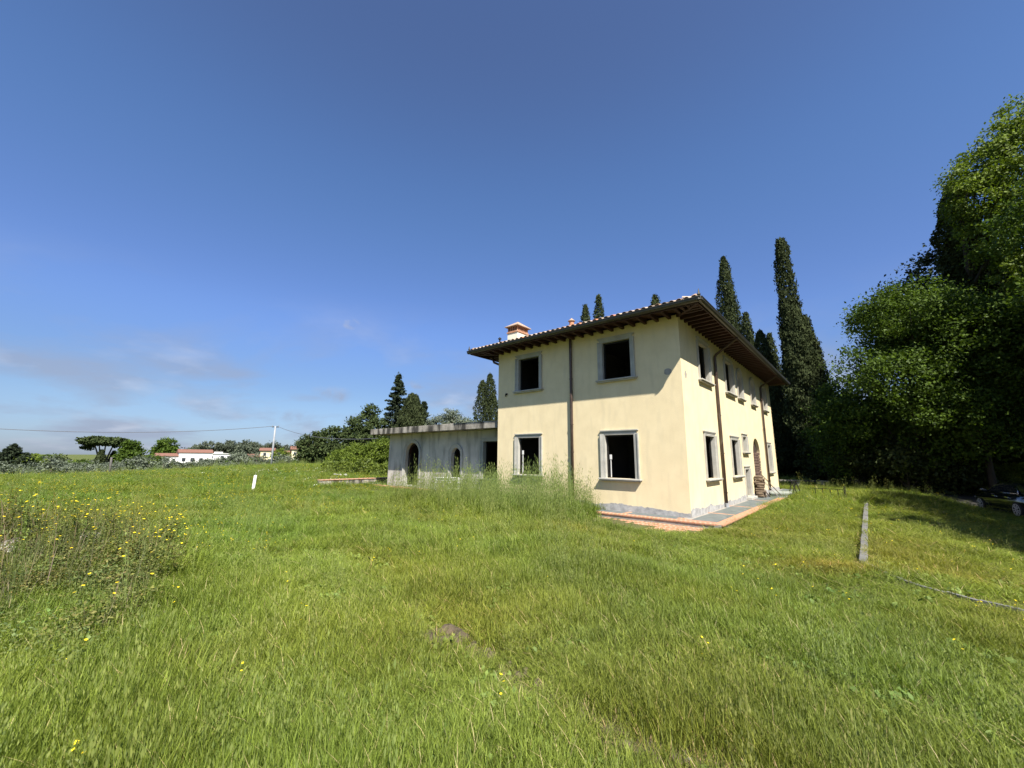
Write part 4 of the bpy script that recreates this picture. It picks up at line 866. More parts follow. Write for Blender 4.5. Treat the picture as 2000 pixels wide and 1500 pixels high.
def make_lobes(w_, h, zb, n, seed, flat=.75, top_bias=0.0):
    rr = np.random.default_rng(seed); out = []
    for i in range(n):
        a = rr.uniform(0, 2 * math.pi); t = rr.uniform(0, 1); env = math.sin(math.pi * (0.12 + .80 * t)) ** .7
        r_ = w_ * env * math.sqrt(rr.uniform(.15, 1)) * .72; s_ = w_ * rr.uniform(.24, .42)
        out.append((r_ * math.cos(a), r_ * math.sin(a), zb + s_ * .6 + t * (h - zb - s_ * 1.1), s_, s_, s_ * flat))
    out.append((0, 0, zb + (h - zb) * .5, w_ * .5, w_ * .5, (h - zb) * .36))
    return out
def broad_tree(name, loc, h, w_, zb, n, leaf, mat, label, cat='tree', group=None, lobes=None, nl=16, seed=0, trunk_r=.22, clump=.55, flat=.75, per=40, lean=(0, 0), aspect=.6, shell=.35, tmat='bark'):
    root = empty(name, loc, 0, label=label, cat=cat, group=group)
    lobes = lobes or make_lobes(w_, h, zb, nl, seed, flat)
    P, D = crown_points(lobes, n, shell, clump, per)
    quads('crown', leaves(P, leaf * (0.6 + .8 * rng.random(len(P))), D + np.array([0, 0, .5]), aspect, .9), M[mat], root)
    limbs = []; base = (lean[0] * .5, lean[1] * .5, zb * .8)
    for L_ in sorted(lobes, key=lambda q: -q[3])[:9]:
        tip = (L_[0], L_[1], L_[2]); mid = tuple((base[i] * .45 + tip[i] * .55) + (0, 0, .12 * h * -.2)[i] for i in range(3)); limbs.append((base, mid, tip, trunk_r * .5))
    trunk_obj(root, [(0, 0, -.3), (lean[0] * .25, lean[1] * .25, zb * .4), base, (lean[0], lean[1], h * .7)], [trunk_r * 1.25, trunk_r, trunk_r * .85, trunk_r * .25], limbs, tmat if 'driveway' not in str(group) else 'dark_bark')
    return root
def cypress(loc, spires, n, label, trunk=None, group='tall cypress trees', leaf=.215, mat='lf_cypress', blunt=.62):
    n = int(n * 1.2)
    """spires: (dx, dy, z_base, z_top, radius)"""
    root = empty('cypress_tree', loc, 0, label=label, cat='cypress', group=group); V = []
    tot = sum((s[3] - s[2]) * s[4] for s in spires)
    for (dx, dy, zb, zt, r_) in spires:
        k = int(n * (zt - zb) * r_ / tot); t = rng.random(k) ** .85; prof = np.minimum(1, (t + .02) / .13) ** .6 * (1 - t) ** blunt * (1.0 + .35 * blunt)
        a = rng.random(k) * 2 * np.pi
        lump = 1 + .20 * np.sin(a * 3 + t * 23 + dx * 5) + .12 * np.sin(a * 5 - t * 41 + dx) + .10 * np.sin(t * 90 + a * 2)
        rad = r_ * prof * lump * (0.80 + .24 * rng.random(k)) + .04
        C = np.stack([dx + rad * np.cos(a), dy + rad * np.sin(a), zb + (zt - zb) * t], 1); C += rng.normal(size=C.shape) * .08
        nr = np.stack([np.cos(a), np.sin(a), np.full(k, .25)], 1)
        V.append(leaves(C, leaf * (.5 + .9 * rng.random(k)), nr, .5, 1.0, up=(0, 0, 1.6)))
    quads('crown', np.concatenate(V), M[mat], root)
    tk = trunk or [[(0, 0, -.3), (spires[0][0], spires[0][1], spires[0][2] + 2), (spires[0][0], spires[0][1], spires[0][3] * .85)]]
    m_ = MB()
    for p in tk: m_.tube(p, [.20, .15, .04] if len(p) == 3 else [.20, .18, .15, .03][:len(p)], 9)
    m_.build('trunk', M['bark'], root, smooth=True)
    return root
def tops(px, py, dist, zg=None):
    p = bearing(px, py, dist); g = float(ground(p[0], p[1])) if zg is None else zg
    return (float(p[0]), float(p[1]), g), float(p[2] - g)
# the tall pair right of the villa, its two bare trunks showing
(l_, h_) = tops(1524, 468, 42)
cypress(l_, [(0, 0, 3.6, h_, .80), (.35, .2, 3.4, h_ * .74, 1.05), (.15, -.2, 3.2, h_ * .62, 1.2)], 34000, 'tallest dark cypress right of the villa roof with a squared-off top', blunt=.30, trunk=[[(1.0, 0, -.3), (.75, 0, 2.2), (.1, 0, 4.6), (0, 0, h_ * .8)]])
(l2, h2) = tops(1566, 618, 43.5)
cypress(l2, [(0, 0, 3.8, h2, 1.05), (-.4, .3, 3.4, h2 * .9, 1.1), (.35, -.2, 3.0, h2 * .86, .95)], 30000, 'broad cypress against the right flank of the tallest cypress', blunt=.36, trunk=[[(.25, 0, -.3), (.0, 0, 2.2), (-.35, 0, 4.6), (-.3, 0, h2 * .8)]])
for (px, py, dd, zb, r_, n_, lab) in ((1412, 503, 48, 1.0, 1.75, 26000, 'slender pointed cypress rising above the villa gutter left of the tallest one'), (1456, 612, 46, 1.0, 1.15, 12000, 'small blunt cypress between the slender one and the villa gutter end'),
                                      (1484, 648, 44, 1.0, 1.5, 16000, 'bushy cypress directly above the villa gutter end'), (1502, 652, 50, .8, 1.2, 10000, 'dark narrow cypress squeezed against the tallest cypress left side'),
                                      (1279, 577, 43, 9, 1.15, 8000, 'cypress tip showing above the front eaves near the roof corner'), (1169, 577, 45, 9, .95, 7000, 'needle-thin cypress tip above the middle of the front eaves'), (1143, 597, 46, 9, 1.05, 7000, 'cypress tip just right of the terracotta roof vent')):
    l_, h_ = tops(px, py, dd); sp = [(0, 0, zb, h_, r_), (.35, .2, zb, h_ * .86, r_ * .9)]
    cypress(l_, sp, n_, lab)
l_, h_ = tops(956, 731, 52); cypress(l_, [(0.1, 0, .8, h_, 1.35), (-.9, .2, .8, h_ * .93, 1.35), (.5, 0, .8, h_ * .8, 1.3)], 14000, 'twin-pointed cypress between the annex roof and the villa wall')
for (px, py, dd, r_, lab) in ((1505, 800, 47, 2.1, 'low dark cypress filling the gap behind the villa far corner'), (1534, 820, 50, 2.2, 'dark cypress thicket tree behind the bare cypress trunks')):
    l_, h_ = tops(px, py, dd); cypress(l_, [(0, 0, .2, h_ * 1.3, r_), (1.2, 0, .2, h_ * 1.1, r_)], 12000, lab)
# spruce, round cypress and dark pine behind the annex
def conifer(loc, h, w_, n, label, mat='lf_conifer', zb=.5, leaf=.34, name='spruce_tree', tiers=22):
    root = empty(name, loc, 0, label=label, cat='conifer'); V = []
    m_ = MB(); m_.tube([(0, 0, -.3), (0, 0, h * .5), (0, 0, h * .98)], [.25, .16, .03], 8)
    nb = tiers * 7; per = n // nb
    for i in range(nb):
        t = (i + rng.random()) / nb; z_ = zb + (h - zb) * t; a = rng.random() * 2 * np.pi; ln = w_ * (1 - t) ** .8 * (.7 + .5 * rng.random()) + .15
        s = rng.random(per) ** .7; droop = -.22 * ln * s + .18 * ln * s ** 3
        C = np.stack([np.cos(a) * ln * s, np.sin(a) * ln * s, z_ + droop], 1) + rng.normal(size=(per, 3)) * np.array([.16, .16, .11]) * (1.2 - s)[:, None] * (1 + ln * .3)
        V.append(leaves(C, leaf * (.5 + .8 * rng.random(per)), None, .4))
        m_.tube([(0, 0, z_), (math.cos(a) * ln * .8, math.sin(a) * ln * .8, z_ - .14 * ln)], [.035, .01], 4, caps=False)
    quads('crown', np.concatenate(V), M[mat], root); m_.build('trunk', M['bark'], root)
    return root
l_, h_ = tops(779, 733, 60); conifer(l_, h_, 3.6, 22000, 'tall pointed dark spruce behind the left end of the annex roof')
l_, h_ = tops(828, 785, 60); conifer(l_, h_, 2.6, 7000, 'smaller ragged spruce right of the rounded cypress behind the annex')
l_, h_ = tops(805, 768, 52); cypress(l_, [(0, 0, .5, h_ * .99, 1.9), (.45, .2, .5, h_ * .97, 1.7), (-.4, .1, .5, h_ * .93, 1.7)], 16000, 'rounded cypress in front of the tall spruce behind the annex', leaf=.24)
l_, h_ = tops(724, 793, 60)
broad_tree('pine_tree', l_, h_, 3.3, 1.0, 20000, .30, 'lf_pine', 'dark ragged pine left of the tall spruce above the annex roof corner', lobes=[(0, 0, h_ * .85, 1.2, 1.2, 1.3), (-.9, 0, h_ * .68, 1.9, 1.8, 1.4), (1.3, 0, h_ * .6, 2.2, 2, 1.6), (-1.6, 0, h_ * .45, 2.3, 2, 1.6), (.6, -.5, h_ * .35, 2.8, 2.4, 1.8), (1.8, 0, h_ * .25, 2.2, 2.2, 1.6), (.35, 0, h_ * .97, .45, .45, .45)])
l_, h_ = tops(662, 832, 62)
broad_tree('umbrella_pine', l_, h_, 5.0, .4, 30000, .30, 'lf_pine', 'wide dome-shaped umbrella pine left of the annex, reaching down to the bushes', lobes=[(0, 0, h_ * .62, 3.6, 3, h_ * .36), (-2.6, 0, h_ * .48, 2.6, 2.4, h_ * .30), (2.6, 0, h_ * .60, 3.0, 2.6, h_ * .36), (-3.6, -.4, h_ * .34, 1.7, 1.8, h_ * .22), (4.4, .3, h_ * .55, 2.5, 2.4, h_ * .38), (0, -.8, h_ * .35, 3.6, 2.4, h_ * .3)], cat='pine')
for (px, py, dd, w_, lab) in ((700, 862, 44, 2.2, 'bright green bushy shrub beneath the dome-shaped pine'), (745, 858, 42, 1.4, 'light green shrub touching the left wall of the annex'), (662, 885, 46, 1.0, 'low green shrub at the left end of the shrub row by the pine')):
    l_, h_ = tops(px, py, dd); broad_tree('green_shrub', l_, h_, w_, .1, 14000, .17, 'lf_lime', lab, cat='shrub', nl=18, seed=px, trunk_r=.07, clump=.45, group='shrubs behind the annex')
for (px, py, dd, w_, lab, sd) in ((878, 797, 46, 2.2, 'silvery olive tree rising over the middle of the annex roof', 1), (912, 812, 46, 1.7, 'silvery olive tree next to the twin-pointed cypress', 2), (848, 815, 47, 1.6, 'low silvery olive tree over the annex roof near the spruce', 3)):
    l_, h_ = tops(px, py, dd); broad_tree('olive_tree', l_, h_, w_, 1.0, 11000, .16, 'lf_olive', lab, cat='olive tree', nl=16, seed=sd, clump=.42, group='olive trees behind the annex')
# rough hedge on the meadow's far side
def hedge(name, pts, h, wd, n, leaf, mat, label, wob=.15):
    root = empty(name, (pts[0][0], pts[0][1], 0), 0, label=label, cat='hedge'); t = rng.random(n) * (len(pts) - 1); i = np.minimum(t.astype(int), len(pts) - 2); f = t - i
    A = np.array(pts, float); xy = A[i] * (1 - f[:, None]) + A[i + 1] * f[:, None]; d = unit(A[i + 1] - A[i]); nn_ = np.stack([-d[:, 1], d[:, 0]], 1)
    a = rng.random(n) * np.pi; hh = h * (1 + wob * vnoise(xy[:, 0], xy[:, 1], .7, 4)); q = np.sqrt(rng.random(n) * .5 + .5)
    off = np.cos(a) * wd * q; z_ = ground(xy[:, 0], xy[:, 1]) + (np.sin(a) ** .5) * hh * q
    P = np.concatenate([xy + nn_ * off[:, None] - np.array(pts[0]), z_[:, None]], 1) + rng.normal(size=(n, 3)) * .07
    quads('foliage', leaves(P, leaf * (.5 + rng.random(n)), None, .6), M[mat], root)
    m_ = MB()
    for k in range(len(pts) - 1):
        for s_ in (.2, .6): x_ = pts[k][0] * (1 - s_) + pts[k + 1][0] * s_ - pts[0][0]; y_ = pts[k][1] * (1 - s_) + pts[k + 1][1] * s_ - pts[0][1]; zz_ = float(ground(x_ + pts[0][0], y_ + pts[0][1])); m_.tube([(x_, y_, zz_ - .1), (x_ + .1, y_, zz_ + h * .7)], [.04, .02], 5)
    m_.build('stem', M['bark'], root)
a_ = bearing(640, 912, 39); b_ = bearing(700, 910, 37); c_ = bearing(775, 910, 35)
hedge('field_hedge', [tuple(a_[:2]), tuple(b_[:2]), tuple(c_[:2])], 1.05, .9, 16000, .15, 'lf_hedge', 'rough low bramble hedge at the back of the meadow left of the annex', .3)
# stones in front of the hedge
q = bearing(668, 915, 34)
for k in range(5):
    rr = random.Random(k + 40); m_ = MB(); n_ = 9; m_.lathe([(.05, 0), (.2, .04), (.22, .14), (.1, .22)], 0, 0, n_); m_.v = [(x * rr.uniform(.7, 1.2), y * rr.uniform(.7, 1.2), z * rr.uniform(.8, 1.1)) for x, y, z in m_.v]
    x_, y_ = q[0] + k * .26 - .6, q[1] + rr.uniform(-.3, .3); o = m_.build('field_stone', M['stone'], None, label='pale stone in the small heap before the bramble hedge', cat='stone', group='stones heaped before the bramble hedge'); o.location = (x_, y_, float(ground(x_, y_)) + .15); o.scale = (.55,) * 3

# right: big trees
gR = 'large trees along the driveway'
def big(px, py, dist, w_, zb, n, leaf, mat, lab, lobes=None, seed=1, nl=22, group=gR, **k):
    l_, h_ = tops(px, py, dist); return broad_tree('broadleaf_tree', l_, h_, w_, zb, n, leaf, mat, lab, group=group, lobes=lobes, seed=seed, nl=nl, **k), l_, h_
big(1748, 576, 35, 5.3, 1.2, 85000, .165, 'lf_broad', 'rounded leafy tree with a spreading left bough, right of the cypresses', seed=12, nl=30, clump=.75, trunk_r=.17, per=60)
big(1868, 588, 35.5, 4.0, 2.8, 65000, .165, 'lf_broad', 'dense leafy tree between the spreading tree and the ivy-clad trunk', seed=5, nl=26, clump=.7, trunk_r=.17, per=60)
big(1660, 745, 36, 3.0, .6, 34000, .16, 'lf_broad', 'smaller leafy tree at the left edge of the wood, near the cypress trunks', seed=8, nl=20, clump=.6, per=50, trunk_r=.15)
big(1805, 745, 38, 3.8, 1.6, 34000, .17, 'lf_broad', 'shaded leafy tree at the front of the wood behind the drive', seed=9, nl=22, clump=.6, per=50, trunk_r=.15)
big(1700, 790, 44, 4.2, .4, 20000, .26, 'lf_broad', 'low dark tree deep behind the wood edge', seed=14, nl=20, clump=.7)
big(1935, 720, 43, 5.4, .6, 24000, .26, 'lf_broad', 'shaded tree behind the black car', seed=15, nl=22, clump=.7)
l_, h_ = tops(1872, 478, 46)
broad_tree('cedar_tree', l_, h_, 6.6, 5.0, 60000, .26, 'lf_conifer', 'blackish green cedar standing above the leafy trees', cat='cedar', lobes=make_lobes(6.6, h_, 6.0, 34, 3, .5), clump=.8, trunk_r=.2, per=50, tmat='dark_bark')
# the ivy-clad tree at the right edge
FD = 1.62
lb = bearing(1968, 930, 25.5 * FD); gz_ = float(ground(lb[0], lb[1])); tp = bearing(2040, 120, 24.5 * FD); th_ = float(tp[2] - gz_)
root = empty('ivy_clad_tree', (lb[0], lb[1], gz_), 0, label='tallest tree at the right picture edge, its trunk thick with ivy', cat='tree')
def rel(px, py, dist): p_ = bearing(px, py, dist); return (float(p_[0] - lb[0]), float(p_[1] - lb[1]), float(p_[2] - gz_))
lob = []
for (px, py, dd, r_) in ((1868, 352, 23, .60), (1888, 375, 23, .75), (1905, 340, 23, .8), (1880, 410, 23.5, .55), (1915, 395, 23.5, .9), (1935, 310, 24, 1.0), (1950, 370, 24, 1.1), (1960, 262, 24, .9), (1975, 320, 24, 1.2), (1990, 400, 24, 1.2), (1910, 450, 24, .6), (1998, 222, 25, .9), (2020, 280, 25, 1.5),
                         (1930, 498, 24, .42), (1905, 478, 24, .42), (2005, 470, 24, 1.0), (1950, 540, 24, .40), (2045, 340, 25, 2.0), (2040, 240, 25, 1.4), (2080, 430, 26, 2.4), (2030, 520, 24, 1.2), (1995, 760, 23.5, .9), (2040, 640, 24, 1.8), (2060, 800, 24, 2.2), (1985, 840, 23.5, .9)):
    x_, y_, z_ = rel(px, py, dd * FD); r_ *= FD; lob.append((x_, y_, z_, r_, r_, r_ * .72))
P, D = crown_points(lob, 90000, .75, .50, 38)
quads('crown', leaves(P, .175 * (.6 + .8 * rng.random(len(P))), D + np.array([0, 0, .6]), .6, .9), M['lf_lime'], root)
limbs = [((0, 0, th_ * .5), tuple(np.array(q[:3]) * .5 + np.array([0, 0, th_ * .25])), q[:3], .12) for q in lob[:14]]
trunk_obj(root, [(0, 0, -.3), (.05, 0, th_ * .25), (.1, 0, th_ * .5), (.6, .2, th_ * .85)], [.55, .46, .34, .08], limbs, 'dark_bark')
k = 30000; t = rng.random(k); a = rng.random(k) * 2 * np.pi; rad = 1.55 * (.95 + .22 * np.sin(a * 3 + t * 17) + .12 * np.sin(t * 60 + a)) * (1 - .35 * t) * (.7 + .3 * rng.random(k)) * np.clip((1 - t) * 6, 0, 1) ** .5
C = np.stack([rad * np.cos(a), rad * np.sin(a), .3 + th_ * .80 * t], 1)
quads('ivy', leaves(C, .20 * (.6 + .8 * rng.random(k)), np.stack([np.cos(a), np.sin(a), a * 0 + .3], 1), .8, 1.2), M['lf_ivy'], root)
# trees outside the picture on the right whose shade falls on the lawn and drive
for i, (x_, y_, h_, w_) in enumerate(((17.8, 4.0, 14.0, 4.6), (20.6, 6.6, 15.0, 4.2), (23.8, 9.4, 15.0, 4.8),  (24.5, 3.0, 16.0, 5.2), (30.5, 13.5, 17.0, 5.0), (14.3, -2.0, 11.5, 2.3))):
    broad_tree('broadleaf_tree', (x_, y_, float(ground(x_, y_))), h_, w_, 2.4, 16000, .34, 'lf_broad', 'tall leafy tree beside the drive, right of the view', group=gR, seed=30 + i, nl=20, clump=.9, trunk_r=.3)
broad_tree('broadleaf_tree', (28.6, 17.4, float(ground(28.6, 17.4))), 18.0, 4.9, 2.6, 50000, .19, 'lf_broad', 'tall leafy tree at the right picture edge, in front of the ivy-clad tree', group=gR, seed=77, nl=26, clump=.7, trunk_r=.22)
# understorey under the wood edge
for i, (px, py, dd, w_, lab) in enumerate(((1610, 850, 40, 2.6, 'dark shrub behind the stone bench'), (1668, 872, 36, 2.2, 'dark shrub left of the drive mouth'), (1760, 862, 35, 2.6, 'dark shrub at the middle of the shaded wood edge'), (1850, 862, 36.5, 2.8, 'dark shrub behind the clipped hedge, left part'), (1925, 845, 41, 3.4, 'dark shrub behind the clipped hedge, right part'), (1716, 860, 37, 2.6, 'dark shrub deep beside the drive'), (1990, 850, 40, 3.4, 'dark shrub at the picture edge behind the car'), (1560, 845, 48, 3.0, 'dark shrub seen between the cypress trunks'))):
    l_, h_ = tops(px, py, dd); broad_tree('understorey_shrub', l_, h_, w_, .05, 9000, .22, 'lf_ivy', lab, cat='shrub', nl=16, seed=60 + i, trunk_r=.08, clump=.6, group='shrubs under the large trees')
_h = [bearing(px, 950, 37.5) for px in (1815, 1900, 1990, 2080)]
hedge('clipped_hedge', [(float(p[0]), float(p[1])) for p in _h], 1.75, .8, 30000, .12, 'lf_hedge', 'clipped yellow green hedge in shade behind the black car', .05)

# left: valley trees
def tree_at(px, py, dd, w_, mat, lab, name='broadleaf_tree', n=7000, leaf=.35, zb=.8, seed=0, nl=14, cat='tree', group=None, **k):
    l_, h_ = tops(px, py, dd); return broad_tree(name, l_, h_, w_, zb, n, leaf, mat, lab, cat=cat, group=group, seed=seed, nl=nl, **k)
# big umbrella pine on the skyline
l_, h_ = tops(205, 851, 120); root = empty('umbrella_pine', l_, 0, label='flat-topped umbrella pine with bare leaning trunks on the left skyline', cat='pine')
lob = [(dx * .62, dy * .8, h_ - 1.0 - .05 * dx * dx * .3, 1.3, 1.4, .62) for dx in (-3.6, -2.2, -.8, .6, 2.0, 3.6, 4.6) for dy in (-1.6, 1.2)] + [(-3.1, 0, h_ - 2.2, .9, 1.2, .6), (3.5, 0, h_ - 2.3, .8, 1, .6)]
P, D = crown_points(lob, 14000, .5, .5, 40); quads('crown', leaves(P, .42 * (.6 + .8 * rng.random(len(P))), D + np.array([0, 0, .8]), .6, .9), M['lf_pine'], root)
m_ = MB()
for (bx, tx) in ((.2, -.9), (.5, .5), (.8, 2.2), (.3, -1.9)): m_.tube([(bx, 0, -.5), (bx + (tx - bx) * .35, 0, h_ * .45), (tx, 0, h_ - 1.6)], [.24, .17, .09], 7)
m_.build('trunk', M['bark'], root)
for (px, py, dd, r_, lab) in ((199, 880, 118, .9, 'small cypress left of the umbrella pine trunks'), (223, 882, 122, .8, 'small cypress right of the umbrella pine trunks')):
    l_, h_ = tops(px, py, dd); cypress(l_, [(0, 0, .2, h_, r_)], 1500, lab, leaf=.5, group='small cypresses under the umbrella pine')
tree_at(257, 864, 112, 2.1, 'lf_broad', 'rounded mid green tree right of the umbrella pine', n=11000, seed=3, nl=20, zb=.3, clump=.9, leaf=.42)
tree_at(330, 857, 218, 6.2, 'lf_broad', 'leafy tree rising behind the white house', n=10000, seed=4, nl=18, zb=1.5, clump=1.3, leaf=.7)
tree_at(310, 889, 150, 1.7, 'lf_broad', 'slim green tree at the left corner of the white house', n=5000, seed=24, nl=12, zb=.3, clump=.9, leaf=.42)
l_, h_ = tops(28, 867, 125); conifer(l_, h_ * .98, 4.8, 9000, 'dark broad conifer at the far left skyline', leaf=.5, name='conifer_tree')
l_, h_ = tops(52, 886, 122); conifer(l_, h_, 3.0, 4000, 'lower dark conifer right of the far left one', leaf=.5, name='conifer_tree')
tree_at(-2, 886, 125, 2.6, 'lf_conifer', 'dark treetop cut by the left picture edge', n=3000, seed=25, leaf=.5)
# row along the valley
k = 0
row = [(px, 891 + 4 * math.sin(px * .05), 125, 3.6) for px in range(60, 320, 19) if not 165 < px < 245] + [(180, 899, 130, 3.0), (205, 900, 130, 3.0), (232, 899, 130, 3.0)]
HL = ['bright green low tree in the distant hedgerow left of the white house', 'mid green low tree in the distant hedgerow left of the white house', 'dull grey green low tree in the distant hedgerow left of the white house', 'dark green low tree in the distant hedgerow left of the white house']
kinds = ['lf_lime', 'lf_broad', 'lf_wood', 'lf_pine']
for i, (px, py, dd, w_) in enumerate(row):
    m_ = kinds[i % 4]
    tree_at(px + (i * 7) % 9, py + (i * 5) % 7 - 3, dd + (i * 13) % 20, w_, m_, HL[i % 4], n=2600, leaf=.5, zb=.2, seed=100 + i, nl=9, clump=1.0, group='trees of the far hedgerow', flat=.6)
# olive grove: three shapes copied
ol = []
for s in range(4):
    r_ = broad_tree('olive_tree', (0, 0, 0), 3.5, 2.5, .5, 3000, .28, 'lf_olive', 'grey green olive tree in the grove beyond the meadow edge', cat='olive tree', nl=12, seed=200 + s, clump=.6, trunk_r=.16, group='olive trees of the grove beyond the meadow'); ol.append(r_)
def copy_tree(root, loc, rz, s):
    c = root.copy(); COL.objects.link(c); c.location = loc; c.rotation_euler = (0, 0, rz); c.scale = (s, s, s * random.uniform(.88, 1.05))
    for ch_ in list(root.children): d_ = ch_.copy(); COL.objects.link(d_); d_.parent = c
    return c
ro = random.Random(21); spots = []
NF = []
for row_, dd in enumerate((64, 73, 84, 96)):
    px = -30 + row_ * 13
    while px < (640 if row_ < 2 else 480):
        p_ = bearing(px + ro.uniform(-6, 6), 900, dd + ro.uniform(-3, 3)); spots.append((p_[0], p_[1], px)); px += ro.uniform(34, 52) * 64 / dd
    NF.append(len(spots))
for i, (x_, y_, px) in enumerate(spots):
    z_ = float(ground(x_, y_)) - .05; s_ = ro.uniform(.50, .80) * (1.0 if px < 400 else .9)
    if i < 4: ol[i].location = (x_, y_, z_); ol[i].scale = (s_,) * 3; ol[i].rotation_euler = (0, 0, ro.uniform(0, 6))
    else: o = copy_tree(ol[i % 4], (x_, y_, z_), ro.uniform(0, 6), s_)
    (ol[i] if i < 4 else o)['label'] = 'silvery olive in the ' + ('front row' if i < NF[0] else 'second row' if i < NF[1] else 'third row' if i < NF[2] else 'last row') + ' of the grove' + (' at the far left' if px < 100 else ' left of the dark pole' if px < 215 else ' between dark pole and white house' if px < 315 else ' just below the white house' if px < 410 else ' below the wooded hill' if px < 500 else ' near the tall grey pole')
# mid-green trees between grove and houses on the right part
for i, (px, py, dd, w_, m_) in enumerate(((420, 897, 105, 3.0, 'lf_olive'), (447, 893, 110, 3.6, 'lf_broad'), (462, 886, 118, 3.4, 'lf_wood'), (482, 893, 100, 3.2, 'lf_broad'), (497, 899, 95, 2.6, 'lf_lime'), (549, 877, 120, 2.6, 'lf_lime'), (575, 900, 90, 2.4, 'lf_broad'), (603, 892, 82, 2.4, 'lf_olive'), (612, 882, 95, 3.0, 'lf_wood'), (405, 898, 120, 3.0, 'lf_wood'), (545, 903, 84, 2.2, 'lf_olive'), (515, 905, 80, 2.0, 'lf_broad'), (590, 906, 70, 2.0, 'lf_lime'), (560, 909, 68, 1.6, 'lf_broad'), (632, 898, 66, 2.2, 'lf_wood'))):
    SL = {'lf_olive': 'silvery bushy tree', 'lf_broad': 'mid green bushy tree', 'lf_wood': 'dark dull bushy tree', 'lf_lime': 'bright green bushy tree'}
    tree_at(px, py, dd, w_, m_, SL[m_] + (' on the slope left of the tall grey pole' if px < 525 else ' on the slope right of the tall grey pole, before the farmhouse'), n=4200, leaf=.33, zb=.2, seed=300 + i, nl=12, clump=.8, group='trees on the slope before the houses')
# woods on the far hill: trees one by one
wd = random.Random(5); prof = [(366, 878), (380, 868), (400, 864), (420, 861), (440, 865), (455, 862), (470, 866), (485, 861), (500, 868), (512, 876), (522, 868), (532, 862), (545, 880), (560, 878), (572, 866), (585, 860), (597, 851), (606, 862), (620, 870)]
for i, (px, py) in enumerate(prof):
    for j in range(2):
        dd = 285 + 25 * j + wd.uniform(-8, 8); p_ = bearing(px + wd.uniform(-5, 5) + j * 8, py + j * 5 + wd.uniform(-1, 2), dd)
        g_ = float(ground(p_[0], p_[1])); hh = max(6.0, p_[2] - g_)
        broad_tree('woodland_tree', (p_[0], p_[1], g_), hh, wd.uniform(4.2, 6.0), hh * .12, 2200, .95, 'lf_wood', ('dark tree in the far hill wood, ' + ('left part above the white house' if px < 425 else 'middle part' if px < 515 else 'right part above the farmhouse') + (', on the skyline' if j == 0 else ', set back')), group='trees of the far hill wood', seed=400 + i * 2 + j, nl=8, clump=1.6, trunk_r=.3)
for i in range(26):
    px = 372 + i * 10; p_ = bearing(px, 890 + (i * 7) % 6, 262 + (i * 11) % 9); g_ = float(ground(p_[0], p_[1]))
    broad_tree('woodland_tree', (p_[0], p_[1], g_), max(4.0, p_[2] - g_), 5.0, .3, 1800, .95, 'lf_wood' if i % 3 else 'lf_broad', ('dull green' if i % 3 else 'fresher green') + (' tree at the foot of the far wood, ' + ('above the white houses' if px < 450 else 'left of the tall grey pole') if px < 530 else ' tree at the foot of the far wood, right of the tall grey pole'), group='trees at the foot of the far hill wood', seed=500 + i, nl=8, clump=1.6)

# ------------------------------------------------------------------ far houses
def block(root, x0_, x1_, y0_, y1_, z0_, z1_, mat, roof_=None, wins=(), over=.5, rise=1.2, name='wall'):
    m_ = MB(); m_.box(x0_, x1_, y0_, y1_, z0_, z1_); m_.build(name, M[mat], root)
    if roof_ == 'hip' or roof_ == 'gable':
        r_ = MB(); a, b, c, d = x0_ - over, x1_ + over, y0_ - over, y1_ + over; ym = (c + d) / 2; g_ = (d - c) / 2 if roof_ == 'hip' else 0
        pts = [(a, c, z1_ + .01), (b, c, z1_ + .01), (b, d, z1_ + .01), (a, d, z1_ + .01), (a, c, z1_ + .2), (b, c, z1_ + .2), (b, d, z1_ + .2), (a, d, z1_ + .2), (a + g_, ym, z1_ + .2 + rise), (b - g_, ym, z1_ + .2 + rise)]
        r_.add(pts, [(0, 3, 2, 1), (0, 1, 5, 4), (1, 2, 6, 5), (2, 3, 7, 6), (3, 0, 4, 7), (4, 5, 9, 8), (5, 6, 9), (6, 7, 8, 9), (7, 4, 8)]); r_.build('roof', M['house_roof'], root)
    elif roof_ == 'flat':
        r_ = MB(); r_.box(x0_ - over, x1_ + over, y0_ - over, y1_ + over, z1_ + .01, z1_ + .3); r_.build('roof', M[mat], root)
    for (wx, wz, ww, wh) in wins:
        f_ = MB(); f_.box(wx - ww / 2 - .08, wx + ww / 2 + .08, y0_ - .05, y0_ + .02, wz - .08, wz + wh + .08); fo = f_.build('window', M['white_frame'], root)
        g_ = MB(); g_.box(wx - ww / 2, wx + ww / 2, y0_ - .08, y0_ - .051, wz, wz + wh); g_.build('pane', M['dark_window'], fo)
def house_at(px, pyb, dist, label, yaw_off=0.0):
    p_ = bearing(px, pyb, dist); az = math.atan2(p_[0], p_[1]); return empty('house', (p_[0], p_[1], p_[2]), -az + yaw_off, label=label, cat='house')
# white modern house: 1 px is about 0.25 m at 190 m
hs = house_at(358, 918, 190, 'white modern house with balconies and a low red roof at the meadow skyline', .12); hs.scale = (.66, .66, .86)
block(hs, -12, -3, 0, 9, 0, 5.6, 'house_white', 'gable', [(-10, 3.2, 1.6, 1.5), (-7.4, 3.2, 1.4, 1.7), (-4.8, 3.2, 1.2, 1.5), (-9.6, .6, 1.6, 1.6), (-6.4, .6, 1.4, 1.6)], rise=1.1)
block(hs, -2.9, 12, -.5, 8, 0, 7.1, 'house_white', 'gable', [(-.6, 3.0, 1.6, 2.0), (3.2, 3.2, 1.8, 1.8), (7, 3.2, 1.6, 1.7)], rise=1.3, over=.4)
m_ = MB(); m_.box(-11.5, 4, -1.6, -.6, 2.6, 2.8); m_.box(-11.5, 4, -1.62, -1.5, 2.8, 3.5); m_.build('balcony', M['house_white'], hs)
